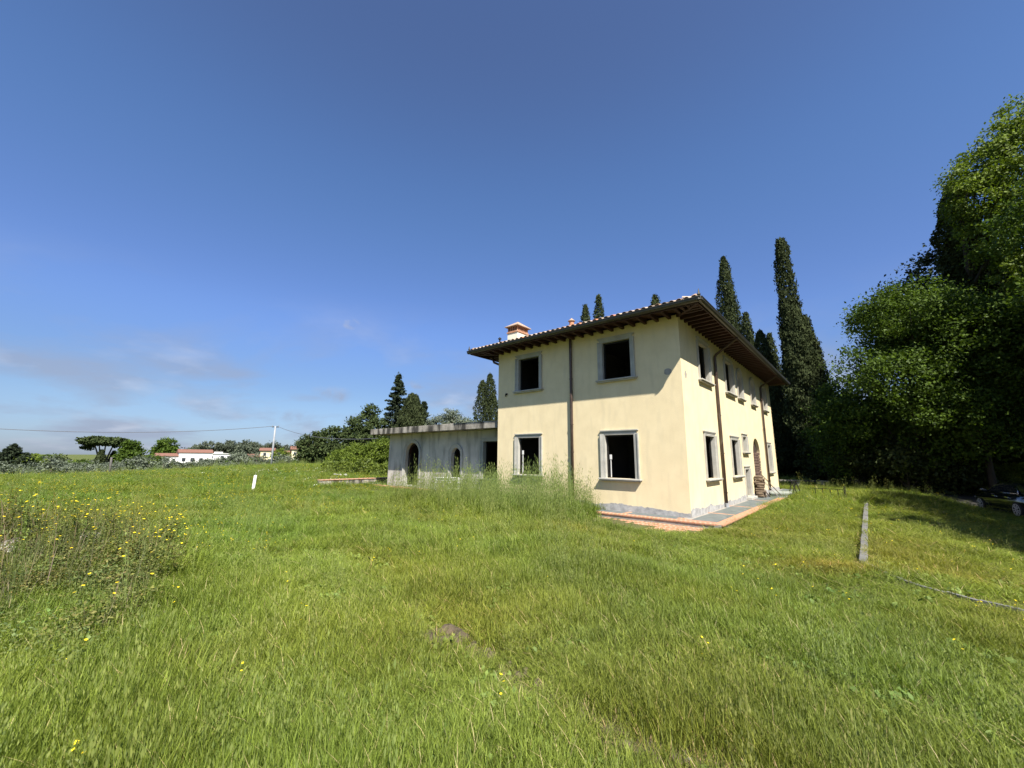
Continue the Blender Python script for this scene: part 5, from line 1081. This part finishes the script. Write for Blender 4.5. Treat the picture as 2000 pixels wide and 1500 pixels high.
hs = house_at(424, 905, 235, 'flat white house block half hidden by trees right of the white house', 0); hs.scale = (.8, .8, .8)
block(hs, -5.5, 7, 0, 8, 0, 5.4, 'house_white', 'flat', [(-3, 2.8, 1.4, 1.5), (2, 2.8, 1.6, 1.5), (5, 2.8, 1.2, 1.5)]); block(hs, -2, 2, 1, 7, 5.75, 6.6, 'house_white', None)
hs = house_at(552, 908, 152, 'rambling cream farmhouse with brown tiled roofs behind the utility pole', 0); hs.scale = (.85, .85, .88)
block(hs, -7.6, -3.4, -1, 6, 0, 5.0, 'house_yellow', 'gable', [(-6.2, 3.2, .9, 1.1), (-4.4, .8, .9, 1.2)], rise=.9)
block(hs, -3.3, 2.4, -.4, 6, 0, 4.2, 'house_yellow', 'gable', [(-1.2, 1.0, 1.0, 1.2), (1.2, 1.0, 1.0, 1.2)], rise=.8)
block(hs, 2.5, 6.4, -1.6, 6, 0, 5.6, 'house_yellow', 'gable', [(3.7, 3.6, .9, 1.0), (5.3, 3.6, .9, 1.0), (3.9, 1.2, 1.0, 1.2)], rise=1.0)
block(hs, 6.5, 11.5, -1, 6, 0, 6.4, 'house_white', 'gable', [(7.7, 4.4, .8, .9), (9.3, 4.4, .8, .9), (8.4, 2.0, 1.0, 1.3)], rise=1.1)
m_ = MB(); m_.box(10.2, 10.8, 1, 1.6, 6.5, 8.4); m_.box(5.6, 6.1, 1, 1.6, 5.8, 7.3); m_.build('chimney', M['house_yellow'], hs)
m_ = MB(); m_.box(6.6, 10.5, -2.1, -1.02, 3.5, 3.7); m_.box(6.6, 10.5, -2.12, -2.05, 3.7, 4.3); m_.build('balcony', M['house_white'], hs)
hs = house_at(506, 907, 160, 'low outbuilding with a brown roof at the left of the cream farmhouse', 0)
block(hs, -3.2, 1.6, 0, 5, 0, 2.4, 'house_white', 'gable', [(-2, .8, .9, 1.0), (.2, .8, .9, 1.0)], rise=.8)

# ------------------------------------------------------------------ meadow
def inside_box(u, v, a, b, c, d): return (u > a) & (u < b) & (v > c) & (v < d)
def blocked(x, y):
    u, v = W2H(x, y)
    m = inside_box(u, v, -.96, W, -.82, L + .9) & ~inside_box(u, v, 2.9, W + .1, -.9, -.02)
    m |= inside_box(u, v, -.8, 2.5, -2.0, -.8)
    m |= inside_box(u, v, W - .05, OBL + .05, OBV - .02, OBV + OD)
    m |= inside_box(u, v, W - .1, W + .05, 0, 2) | inside_box(u, v, 19.38, 19.72, -2.2, 2.6)
    k = kerb_side(x, y); m |= (np.abs(k + .03) < .13) & (y > 7.3) & (y < 18.5)
    for i_ in range(len(cur)): m |= np.hypot(x - cur[i_][0], y - cur[i_][1]) < .03
    # driveway
    cx_ = 24.4 + (y - 20) * .16 + np.maximum(0, y - 26) * .3; m |= (np.abs(x - cx_) < 1.7) & (y > 13)
    return m
def clump_mesh(name, blades, mat, kind):
    V = []; Fq = []; mats = []
    for b in range(blades):
        bx, by, h, wd, lean, ang, typ = kind(b)
        dx, dy = math.cos(ang), math.sin(ang); wx, wy = -math.sin(ang + random.uniform(-.9, .9)), math.cos(ang)
        k = len(V); segs = 3
        for s in range(segs):
            t = s / segs; w_ = wd * (1 - .35 * t) / 2; px = bx + dx * lean * t * t; py = by + dy * lean * t * t; pz = h * t * (1 - .12 * t * lean / max(h, .01))
            V += [(px - wx * w_, py - wy * w_, pz), (px + wx * w_, py + wy * w_, pz)]
        V.append((bx + dx * lean, by + dy * lean, h * (1 - .12 * lean / max(h, .01))))
        for s in range(segs - 1): Fq.append((k + 2 * s, k + 2 * s + 1, k + 2 * s + 3, k + 2 * s + 2))
        Fq.append((k + 4, k + 5, k + 6))
        mats += [typ] * segs
        if typ == 2:              # seed head: drooping spikelets
            hx, hy, hz = bx + dx * lean, by + dy * lean, h * (1 - .12 * lean / max(h, .01))
            for q in range(9):
                a = random.uniform(0, 6.28); rr_ = random.uniform(.01, .05); zz_ = hz - random.uniform(-.02, .22); s_ = random.uniform(.012, .022); kk = len(V)
                cx_, cy_ = hx - dx * lean * .2 + rr_ * math.cos(a), hy - dy * lean * .2 + rr_ * math.sin(a)
                V += [(cx_, cy_, zz_ + s_), (cx_ + s_ * .3 * math.sin(a), cy_ + s_ * .3 * math.cos(a), zz_), (cx_, cy_, zz_ - s_), (cx_ - s_ * .3 * math.sin(a), cy_ - s_ * .3 * math.cos(a), zz_)]
                Fq.append((kk, kk + 1, kk + 2, kk + 3)); mats.append(2)
    me = bpy.data.meshes.new(name); me.from_pydata(V, [], Fq); me.update()
    for m_ in mat: me.materials.append(m_)
    me.polygons.foreach_set('material_index', mats)
    return bpy.data.objects.new(name, me)      # left unlinked: only instanced by the meadow
def grass_kind(r_, h0, h1, w0, dry, seed_p=0.0):
    def f(b):
        a = random.uniform(0, 6.283); q = r_ * math.sqrt(random.random()); h = random.uniform(h0, h1) * random.uniform(.6, 1)
        u_ = random.random(); typ = 1 if u_ < dry else 0; wd = w0 * random.uniform(.6, 1.3)
        if random.random() < seed_p: return (q * math.cos(a), q * math.sin(a), h * 1.6, wd * .45, random.uniform(.03, .2) * h, random.uniform(0, 6.283), 2)
        return (q * math.cos(a), q * math.sin(a), h, wd, random.uniform(.15, .75) * h, random.uniform(0, 6.283), typ)
    return f
GM = [M['grass'], M['straw'], M['oat']]
def scatter(name, pts, scl, tint, variants, rotx=None, **k):
    """one object: points carrying scale, spin and tint, with a clump instanced on each by geometry nodes"""
    n = len(pts); me = bpy.data.meshes.new(name); me.vertices.add(n); me.vertices.foreach_set('co', np.ascontiguousarray(pts, dtype=np.float32).ravel())
    rot = np.zeros((n, 3), np.float32); rot[:, 2] = rng.random(n) * 6.283; rot[:, 0] = rng.normal(size=n) * .08; rot[:, 1] = rng.normal(size=n) * .08
    a = me.attributes.new('spin', 'FLOAT_VECTOR', 'POINT'); a.data.foreach_set('vector', rot.ravel())
    a = me.attributes.new('size', 'FLOAT_VECTOR', 'POINT'); a.data.foreach_set('vector', np.ascontiguousarray(scl, dtype=np.float32).ravel())
    a = me.attributes.new('tint', 'FLOAT_COLOR', 'POINT'); a.data.foreach_set('color', np.ascontiguousarray(np.concatenate([tint, np.ones((n, 1))], 1), dtype=np.float32).ravel())
    a = me.attributes.new('pick', 'INT', 'POINT'); a.data.foreach_set('value', rng.integers(0, len(variants), n).astype(np.int32))
    o = bpy.data.objects.new(name, me); COL.objects.link(o); tag(o, **k)
    ng = bpy.data.node_groups.new(name + '_nodes', 'GeometryNodeTree')
    ng.interface.new_socket('Geometry', in_out='INPUT', socket_type='NodeSocketGeometry'); ng.interface.new_socket('Geometry', in_out='OUTPUT', socket_type='NodeSocketGeometry')
    N = ng.nodes; Lk = ng.links; gi = N.new('NodeGroupInput'); go = N.new('NodeGroupOutput'); iop = N.new('GeometryNodeInstanceOnPoints')
    m2p = N.new('GeometryNodeMeshToPoints'); Lk.new(gi.outputs[0], m2p.inputs[0]); Lk.new(m2p.outputs[0], iop.inputs['Points'])
    jg = N.new('GeometryNodeJoinGeometry')
    for v_ in variants:
        oi = N.new('GeometryNodeObjectInfo'); oi.inputs[0].default_value = v_; oi.inputs['As Instance'].default_value = True
        Lk.new(oi.outputs['Geometry'], jg.inputs[0])
    Lk.new(jg.outputs[0], iop.inputs['Instance']); iop.inputs['Pick Instance'].default_value = True
    def attr(nm, ty):
        q = N.new('GeometryNodeInputNamedAttribute'); q.data_type = ty; q.inputs['Name'].default_value = nm; return q.outputs[0]
    Lk.new(attr('pick', 'INT'), iop.inputs['Instance Index'])
    e2r = N.new('FunctionNodeEulerToRotation'); Lk.new(attr('spin', 'FLOAT_VECTOR'), e2r.inputs[0]); Lk.new(e2r.outputs[0], iop.inputs['Rotation'])
    Lk.new(attr('size', 'FLOAT_VECTOR'), iop.inputs['Scale']); Lk.new(iop.outputs[0], go.inputs[0])
    md = o.modifiers.new('scatter', 'NODES'); md.node_group = ng
    return o
def field_points(r_a, r_b, dens, fov=0.98):
    """random points in the wedge the camera can see between two distances"""
    n = int(dens * fov * (r_b ** 2 - r_a ** 2)); r_ = np.sqrt(rng.random(n) * (r_b ** 2 - r_a ** 2) + r_a ** 2); th = (rng.random(n) * 2 - 1) * fov
    return r_ * np.sin(th), r_ * np.cos(th)
def bare(x, y):                    # 0 lush .. 1 bare earth
    b = np.zeros_like(x)
    def blob(cx_, cy_, rx, ry, ang, s=1.0):
        dx = x - cx_; dy = y - cy_; c, q = math.cos(ang), math.sin(ang); a_ = (dx * c + dy * q) / rx; e_ = (-dx * q + dy * c) / ry
        return s * np.exp(-(a_ ** 2 + e_ ** 2) ** 1.3)
    b = np.maximum(b, blob(-.55, 4.28, .26, .15, -.6, .9)); b = np.maximum(b, blob(.05, 3.6, .6, .10, -.75, .6)); b = np.maximum(b, blob(-.1, 3.95, .5, .08, -.7, .5))
    b = np.maximum(b, blob(.75, 2.95, .5, .22, -.7, .6)); b = np.maximum(b, blob(1.25, 2.62, .7, .16, -.62, .75)); b = np.maximum(b, blob(1.7, 2.3, .6, .16, -.5, .7)); b = np.maximum(b, blob(.85, 2.5, .22, .2, 0, .8))
    b = np.maximum(b, blob(.15, 4.6, .5, .12, -.5, .5)); b = np.maximum(b, blob(-1.2, 5.3, .5, .14, -.6, .45)); b = np.maximum(b, blob(2.6, 2.55, .35, .1, -.4, .7)); b = np.maximum(b, blob(3.0, 2.3, .4, .1, -.4, .6)); b = np.maximum(b, blob(-6.8, 6.1, 1.0, .6, 0, 1.0)); b = np.maximum(b, blob(-5.9, 6.9, .8, .35, .2, .7))
    u, v = W2H(x, y); b = np.maximum(b, np.exp(-((u - 15.5) / 3.2) ** 4 - ((v + .9) / .75) ** 4) * .85)
    b = np.maximum(b, np.exp(-((u - .9) / 2.2) ** 4 - ((v + 2.2) / .35) ** 4) * .8)
    return b * (1 + .5 * vnoise(x, y, .22, 5))
def tallness(x, y):
    u, v = W2H(x, y); r_ = np.hypot(x, y); th = np.arctan2(x, y)
    h = .95 + .38 * vnoise(x, y, 1.9, 6) + .32 * vnoise(x, y, .6, 7)
    h *= 1 + .45 * sst(3.2, 1.5, y) * sst(.9, -.8, x)                      # lush at the bottom left
    h *= 1 - .38 * np.exp(-((x - .4) / 1.6) ** 2 - ((y - 3.6) / 1.3) ** 2)  # short in the centre
    h *= 1 - .30 * sst(.5, 3.0, x) * sst(4.5, 2.5, y)
    t = np.exp(-np.maximum(0, np.abs(u - 6.6) - 3.2) ** 2 / .7 - np.maximum(0, np.abs(v + 1.6) - 1.5) ** 2 / .9); h += 1.35 * t
    h += .6 * np.exp(-np.maximum(0, np.abs(u - 18.5) - 1.4) ** 2 - np.maximum(0, np.abs(v + 2.4) - .5) ** 2 * 2)
    h += .25 * sst(14, 26, r_) * (th < .2)
    k = kerb_side(x, y); h += .15 * np.exp(-((k - .45) / .3) ** 2) * (y > 7.5) + .9 * sst(14, 17, y) * np.exp(-((k + .5) / 2.2) ** 2) * sst(24, 20, y)
    h *= 1 - .35 * sst(1.5, 4, k) * sst(22, 12, y)
    h *= 1 - .42 * sst(1.5, 4.5, x) * sst(3.0, 6, y) * sst(22, 15, y)
    h *= 1 - .5 * np.exp(-np.maximum(0, np.abs(u - 14.6) - 3.0) ** 2 / .6 - np.maximum(0, np.abs(v + 1.2) - 2.0) ** 2 / .8)
    h *= 1 - .6 * np.exp(-((u - 10.9) / 1.0) ** 2 - ((v + 1.2) / 2.4) ** 2)
    return np.maximum(h, .25)
def tints(x, y):
    n = len(x); a = .5 + .5 * vnoise(x, y, 2.6, 8); b = .5 + .5 * vnoise(x, y, .8, 9); r_ = rng.random(n)
    c = np.stack([.92 + .10 * sst(1.5, -1, x) + .35 * a + .15 * r_, .98 + .13 * sst(1.5, -1, x) + .12 * b + .08 * r_, .85 + .35 * b], 1)
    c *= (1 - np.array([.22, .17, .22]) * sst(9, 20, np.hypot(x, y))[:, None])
    # reddish sorrel and yellowing patches
    def patch(cx_, cy_, rx, ry): return np.exp(-((x - cx_) / rx) ** 2 - ((y - cy_) / ry) ** 2)
    red = np.clip(patch(5.2, 7.25, .8, .55) * (.95 + .5 * vnoise(x, y, .5, 31)) + patch(7.5, 7.9, .7, .8) * (.65 + .4 * vnoise(x, y, .5, 32)) + patch(6.9, 6.6, .5, .5) * .4 + .22 * sst(3.5, 7, x) * sst(14, 9, y) * (.6 + vnoise(x, y, .9, 33)) + patch(-11.5, 11.5, 3, 1.2) * .25 + np.clip(vnoise(x, y, 1.4, 10) - .5, 0, 1) * .35, 0, 1)[:, None]
    c = c * (1 - red) + np.array([1.75, .92, .95]) * red
    yel = np.clip(sst(1.5, 4.5, x) * sst(3, 6, y) * .55 + .4 * (.5 + .5 * vnoise(x, y, 3.3, 12)), 0, 1)[:, None]
    c = c * (1 - yel * .5) + np.array([1.30, 1.12, .85]) * yel * .5
    u, v = W2H(x, y); cool = np.exp(-np.maximum(0, np.abs(u - 6.6) - 3.2) ** 2 / 1.5 - np.maximum(0, np.abs(v + 1.6) - 1.4) ** 2)[:, None]
    c = c * (1 - cool * .5) + np.array([.92, 1.0, 1.0]) * cool * .5
    return c
def lay(bands, keep_fn, hmul=1.0, base=1.0):
    P, S_, T = [], [], []
    for (ra, rb, dens, sc) in bands:
        x, y = field_points(ra, rb, dens); ok = ~blocked(x, y); x, y = x[ok], y[ok]; ok = rng.random(len(x)) < keep_fn(x, y); x, y = x[ok], y[ok]
        h = tallness(x, y) * hmul * (.75 + .5 * rng.random(len(x))); z_ = ground(x, y) - .01
        P.append(np.stack([x, y, z_], 1)); S_.append(np.stack([np.full(len(x), sc) * base, np.full(len(x), sc) * base, h * base * (1 if sc < 1.6 else 1.0)], 1)); T.append(tints(x, y))
    return np.concatenate(P), np.concatenate(S_), np.concatenate(T)
edge_ok = lambda x, y: (np.hypot(x, y) < 62)
gv = [clump_mesh('grass_clump', 58, GM, grass_kind(.10, .07, .26, .0048, .05, .008)) for _ in range(4)]
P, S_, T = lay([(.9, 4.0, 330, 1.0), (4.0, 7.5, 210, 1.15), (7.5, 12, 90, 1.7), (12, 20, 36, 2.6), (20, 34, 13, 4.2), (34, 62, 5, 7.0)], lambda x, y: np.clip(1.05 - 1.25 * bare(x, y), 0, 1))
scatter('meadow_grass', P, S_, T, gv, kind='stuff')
# tall stems with seed heads
tv = [clump_mesh('stalk_clump', 12, GM, grass_kind(.10, .26, .44, .0055, .08, .40)) for _ in range(3)]
def stalk_keep(x, y):
    u, v = W2H(x, y); t = np.exp(-np.maximum(0, np.abs(u - 6.6) - 3.0) ** 2 / 1.2 - np.maximum(0, np.abs(v + 1.5) - 1.4) ** 2 / .8)
    t = t * (1 - np.exp(-((u - 11.2) / .9) ** 2 - ((v + 1.2) / 2.6) ** 2))
    return np.clip(.07 + .9 * t + .5 * np.clip(vnoise(x, y, 1.1, 13), 0, 1) + .25 * sst(4, 2, y) * sst(0, -1.5, x) + .15 * sst(25, 40, np.hypot(x, y)), 0, 1) * (1 - bare(x, y)).clip(0, 1)
P, S_, T = lay([(1.3, 5, 26, 1.0), (5, 10, 22, 1.0), (10, 18, 26, 1.2), (18, 36, 6, 1.6), (36, 60, 3, 2.2)], stalk_keep, hmul=.95)
scatter('tall_grass_stalks', P, S_, T, tv, kind='stuff')
# broad-leaved herbs and clover
def herb(name, n, r_, hz, ls, mat):
    C = np.stack([rng.normal(size=n) * r_, rng.normal(size=n) * r_, rng.random(n) * hz + .01], 1); V = leaves(C, ls * (.5 + rng.random(n)), np.tile([0, 0, 1.], (n, 1)), .6, 1.3)
    o = quads(name, V, mat); COL.objects.unlink(o); return o
hv = [herb('herb_clump', 26, .055, .07, .045, M['weed']) for _ in range(2)] + [herb('herb_clump', 18, .05, .07, .05, M['weed'])]
P, S_, T = lay([(1.0, 5, 42, 1.0), (5, 10, 12, 1.3)], lambda x, y: np.clip(.25 + .75 * vnoise(x, y, .5, 14), 0, 1))
S_[:, 2] = S_[:, 0]; T = T * np.array([.95, 1.15, 1.1]); scatter('broadleaf_herbs', P, S_, T, hv, kind='stuff')
# dead thatch and pebbles in the bare spots
sv = [clump_mesh('thatch_clump', 22, GM, (lambda b: (random.uniform(-.1, .1), random.uniform(-.1, .1), random.uniform(.01, .05), .004, random.uniform(.05, .13), random.uniform(0, 6.28), 1))) for _ in range(2)]
P, S_, T = lay([(1.0, 6, 60, 1.0), (6, 12, 12, 1.4)], lambda x, y: np.clip(.10 + 1.1 * bare(x, y), 0, 1)); S_[:, 2] = 1.0
scatter('dry_thatch', P, S_, T * .9, sv, kind='stuff')
def pebble(s):
    m_ = MB(); m_.lathe([(.3, -.3), (.9, 0), (.7, .4), (.2, .6)], 0, 0, 6); rr_ = random.Random(s); m_.v = [(x * rr_.uniform(.6, 1.2) * .022, y * rr_.uniform(.6, 1.2) * .022, z * .02) for x, y, z in m_.v]
    o = m_.build('pebble', M['mortar'] if s % 2 else M['soil']); COL.objects.unlink(o); return o
pv = [pebble(s) for s in range(4)]
P, S_, T = lay([(1.0, 6, 26, 1.0), (6, 9.5, 16, 1.6)], lambda x, y: np.clip(1.2 * bare(x, y) - .1, 0, 1)); S_[:] = (.4 + 1.0 * rng.random(len(P)) ** 3)[:, None]
x, y = -7.0 + rng.normal(size=260) * .9, 6.7 + rng.normal(size=260) * .45; P2 = np.stack([x, y, ground(x, y)], 1)
scatter('pebbles', np.concatenate([P, P2]), np.concatenate([S_, (1 + 2.2 * rng.random((260, 1)) ** 2) * np.ones((1, 3))]), np.ones((len(P) + 260, 3)), pv, kind='stuff')

cv = []
for s_i in range(4):
    m_ = MB(); m_.lathe([(.3, -.4), (.9, -.1), (.8, .4), (.3, .7)], 0, 0, 7); rr_ = random.Random(s_i + 5); m_.v = [(x * rr_.uniform(.5, 1.3) * .045, y * rr_.uniform(.5, 1.3) * .045, z * rr_.uniform(.6, 1.2) * .04) for x, y, z in m_.v]
    o = m_.build('clod', M['soil']); COL.objects.unlink(o); cv.append(o)
cx_l, cy_l = [], []
for (a_, b_, c_, n_) in ((-.64, 4.38, .12, 34), (-.3, 4.1, .16, 26), (.1, 3.7, .16, 26), (.5, 3.3, .2, 18), (1.25, 2.62, .28, 44), (1.8, 2.3, .25, 30), (2.6, 2.5, .25, 14), (.8, 2.7, .2, 14)):
    cx_l.append(a_ + rng.normal(size=n_) * c_); cy_l.append(b_ + rng.normal(size=n_) * c_ * .6)
x = np.concatenate(cx_l); y = np.concatenate(cy_l)
scatter('soil_clods', np.stack([x, y, ground(x, y)], 1), (.35 + 1.0 * rng.random((len(x), 1)) ** 2) * np.ones((1, 3)), np.ones((len(x), 3)), cv, kind='stuff')
# flowers
def flower_mesh(name, n, spread, h0, h1, pr, leafy, mat_p, seed):
    rr_ = random.Random(seed); V = []; Fq = []; mi = []
    for i in range(n):
        a = rr_.uniform(0, 6.28); q = spread * math.sqrt(rr_.random()); x, y = q * math.cos(a), q * math.sin(a); h = rr_.uniform(h0, h1); lx, ly = rr_.uniform(-.12, .12) * h, rr_.uniform(-.12, .12) * h
        k = len(V); w_ = .003; V += [(x - w_, y, 0), (x + w_, y, 0), (x + lx + w_ * .6, y + ly, h), (x + lx - w_ * .6, y + ly, h)]; Fq.append((k, k + 1, k + 2, k + 3)); mi.append(0)
        k = len(V); V += [(x, y - w_, 0), (x, y + w_, 0), (x + lx, y + ly + w_ * .6, h), (x + lx, y + ly - w_ * .6, h)]; Fq.append((k, k + 1, k + 2, k + 3)); mi.append(0)
        c = len(V); V.append((x + lx, y + ly, h + .004)); m_ = 14; tx, ty = rr_.uniform(-.35, .35), rr_.uniform(-.5, .2); r_ = pr * rr_.uniform(.7, 1.15)
        for k_ in range(m_): a = 6.283 * k_ / m_; ra = r_ * (1 if k_ % 2 else .55); V.append((x + lx + ra * math.cos(a), y + ly + ra * math.sin(a), h + .008 + ra * (tx * math.cos(a) + ty * math.sin(a))))
        for k_ in range(m_): Fq.append((c, c + 1 + k_, c + 1 + (k_ + 1) % m_)); mi.append(1)
        for j in range(leafy):
            t = rr_.random() * .85; a = rr_.uniform(0, 6.28); l_ = rr_.uniform(.03, .075); bx, by, bz = x + lx * t, y + ly * t, h * t; k = len(V); dx, dy = math.cos(a), math.sin(a)
            V += [(bx, by, bz), (bx + dx * l_ * .5 - dy * .012, by + dy * l_ * .5 + dx * .012, bz + .02), (bx + dx * l_, by + dy * l_, bz + rr_.uniform(-.01, .03)), (bx + dx * l_ * .5 + dy * .012, by + dy * l_ * .5 - dx * .012, bz + .02)]; Fq.append((k, k + 1, k + 2, k + 3)); mi.append(0)
    me = bpy.data.meshes.new(name); me.from_pydata(V, [], Fq); me.update(); me.materials.append(M['weed']); me.materials.append(mat_p); me.polygons.foreach_set('material_index', mi)
    return bpy.data.objects.new(name, me)
fv = [flower_mesh('flower_sprig', 3, .08, .16, .32, .017, 3, M['yellow'], s) for s in range(3)]
def fl_keep(x, y):
    th = np.arctan2(x, y); r_ = np.hypot(x, y)
    left = sst(-.05, -.35, th) * sst(6, 12, r_); n_ = np.clip(.35 + .9 * vnoise(x, y, 2.4, 15) + .5 * vnoise(x, y, .8, 16), 0, 1)
    near = .05 + .12 * np.exp(-((x + 3) / 1.5) ** 2 - ((y - 4) / 1.3) ** 2); right = .16 * sst(.35, .7, th) * (r_ > 5)
    return np.clip(left * n_ + near * (r_ < 10) + right, 0, 1)
P, S_, T = lay([(2.0, 8, 5, .8), (8, 16, 9, .60), (16, 30, 14, .62), (30, 50, 9, .8)], fl_keep); S_[:, 2] = .55 + .5 * tallness(P[:, 0], P[:, 1])
scatter('yellow_wildflowers', P, S_, T, fv, kind='stuff')
wv = [flower_mesh('white_sprig', 5, .10, .22, .36, .030, 3, M['white_petal'], s) for s in range(2)]
n_ = 40; pc = bearing(540, 925, 38); x = pc[0] + rng.normal(size=n_) * 2.2; y = pc[1] + rng.normal(size=n_) * 3.0; pc = bearing(655, 925, 28); x = np.concatenate([x, pc[0] + rng.normal(size=20) * 2]); y = np.concatenate([y, pc[1] + rng.normal(size=20) * 1.5])
scatter('white_wildflowers', np.stack([x, y, ground(x, y)], 1), np.full((60, 3), 1.0), np.ones((60, 3)), wv, kind='stuff')
# the spoil heap's tall weeds: dense scrubby herbs and sow thistles with yellow heads
hw_ = [herb('heap_herb', 170, .11, .34, .024, M['weed']) for _ in range(3)]
x = -6.1 + rng.normal(size=1700) * 1.6; y = 5.4 + rng.normal(size=1700) * .95; ok = (bare(x, y) < .5) & (x < -.80 * y - .25 + .3 * vnoise(x, y, .5, 20)) & (rng.random(1700) < .75); x, y = x[ok], y[ok]
s_ = (.7 + .7 * rng.random(len(x))) * (1 - .35 * (x < -5.6) * (y < 6.6)); sc_ = np.stack([s_ * 1.1, s_ * 1.1, s_ * (.7 + .45 * vnoise(x, y, .7, 17))], 1)
scatter('heap_weeds', np.stack([x, y, ground(x, y)], 1), sc_, np.stack([.85 + .5 * rng.random(len(x)), .85 + .25 * rng.random(len(x)), .9 + .4 * rng.random(len(x))], 1), hw_, kind='stuff')
sv_ = [flower_mesh('sow_thistle', 4, .13, .35, .85, .018, 22, M['yellow'], 20 + s) for s in range(4)]
x = -7.4 + rng.normal(size=330) * 1.9; y = 6.8 + rng.normal(size=330) * 1.1; ok = x < -.78 * y; x, y = x[ok], y[ok]
scatter('sow_thistles', np.stack([x, y, ground(x, y)], 1), np.stack([np.ones(len(x))] * 2 + [.6 + .45 * rng.random(len(x))], 1), np.stack([.95 + .3 * rng.random(len(x)), .9 + .2 * rng.random(len(x)), .9 + 0 * x], 1), sv_, kind='stuff')
# bare twiggy stems standing over the heap
twv = [clump_mesh('twig_clump', 16, [M['straw'], M['weed'], M['oat']], (lambda b: (random.uniform(-.12, .12), random.uniform(-.12, .12), random.uniform(.25, .72), .005, random.uniform(.03, .25), random.uniform(0, 6.28), random.choice([0, 1, 1, 2])))) for _ in range(3)]
x = -6.7 + rng.normal(size=280) * 1.5; y = 5.8 + rng.normal(size=280) * .9; ok = x < -.80 * y - .2; x, y = x[ok], y[ok]
scatter('heap_stems', np.stack([x, y, ground(x, y)], 1), np.full((len(x), 3), 1.0) * (.6 + .5 * rng.random((len(x), 1))), np.stack([.75 + .2 * rng.random(len(x)), .68 + .2 * rng.random(len(x)), .8 + .2 * rng.random(len(x))], 1), twv, kind='stuff')
# rubble lumps on the heap
for k in range(14):
    rr = random.Random(k + 90); m_ = MB(); m_.box(-.5, .5, -.5, .5, -.5, .5); m_.v = [(x * rr.uniform(.6, 1.1), y * rr.uniform(.6, 1.1), z * rr.uniform(.6, 1.1)) for x, y, z in m_.v]
    x_, y_ = -6.7 + rr.gauss(0, .5), 6.0 + rr.gauss(0, .3); o = m_.build('rubble_lump', M['concrete'] if k % 2 else M['stone'], None, bevel=.06, label=('rough grey concrete lump' if k % 2 else 'pale sandstone lump') + ' among the rubble on the weedy heap at the left', cat='rubble', group='rubble lumps on the weedy heap')
    o.location = (x_, y_, float(ground(x_, y_)) + .03); s_ = rr.uniform(.08, .22); o.scale = (s_ * 1.5, s_, s_ * .6); o.rotation_euler = (rr.uniform(-.3, .3), rr.uniform(-.3, .3), rr.uniform(0, 3))
# burrow spoil
m_ = MB(); n_ = 18; vs = []; rr_ = random.Random(3)
for r_, z_ in ((.30, -.03), (.20, .035), (.13, .075), (.085, .075), (.07, .02), (.03, .012)):
    for k in range(n_): a = 6.2832 * k / n_; q = r_ * rr_.uniform(.85, 1.18); vs.append((q * 1.3 * math.cos(a), q * math.sin(a), z_ * rr_.uniform(.75, 1.3)))
m_.add(vs, [(i * n_ + k, i * n_ + (k + 1) % n_, (i + 1) * n_ + (k + 1) % n_, (i + 1) * n_ + k) for i in range(5) for k in range(n_)] + [tuple(range(5 * n_, 6 * n_))])
o = m_.build('burrow_mound', noise_mat('dark_turned_soil', [(0.045, 0.034, 0.022), (0.12, 0.092, 0.058)], 9, .98, .8, 40), None, smooth=True, kind='structure'); o.location = (-.64, 4.38, float(ground(-.35, 4.6)))
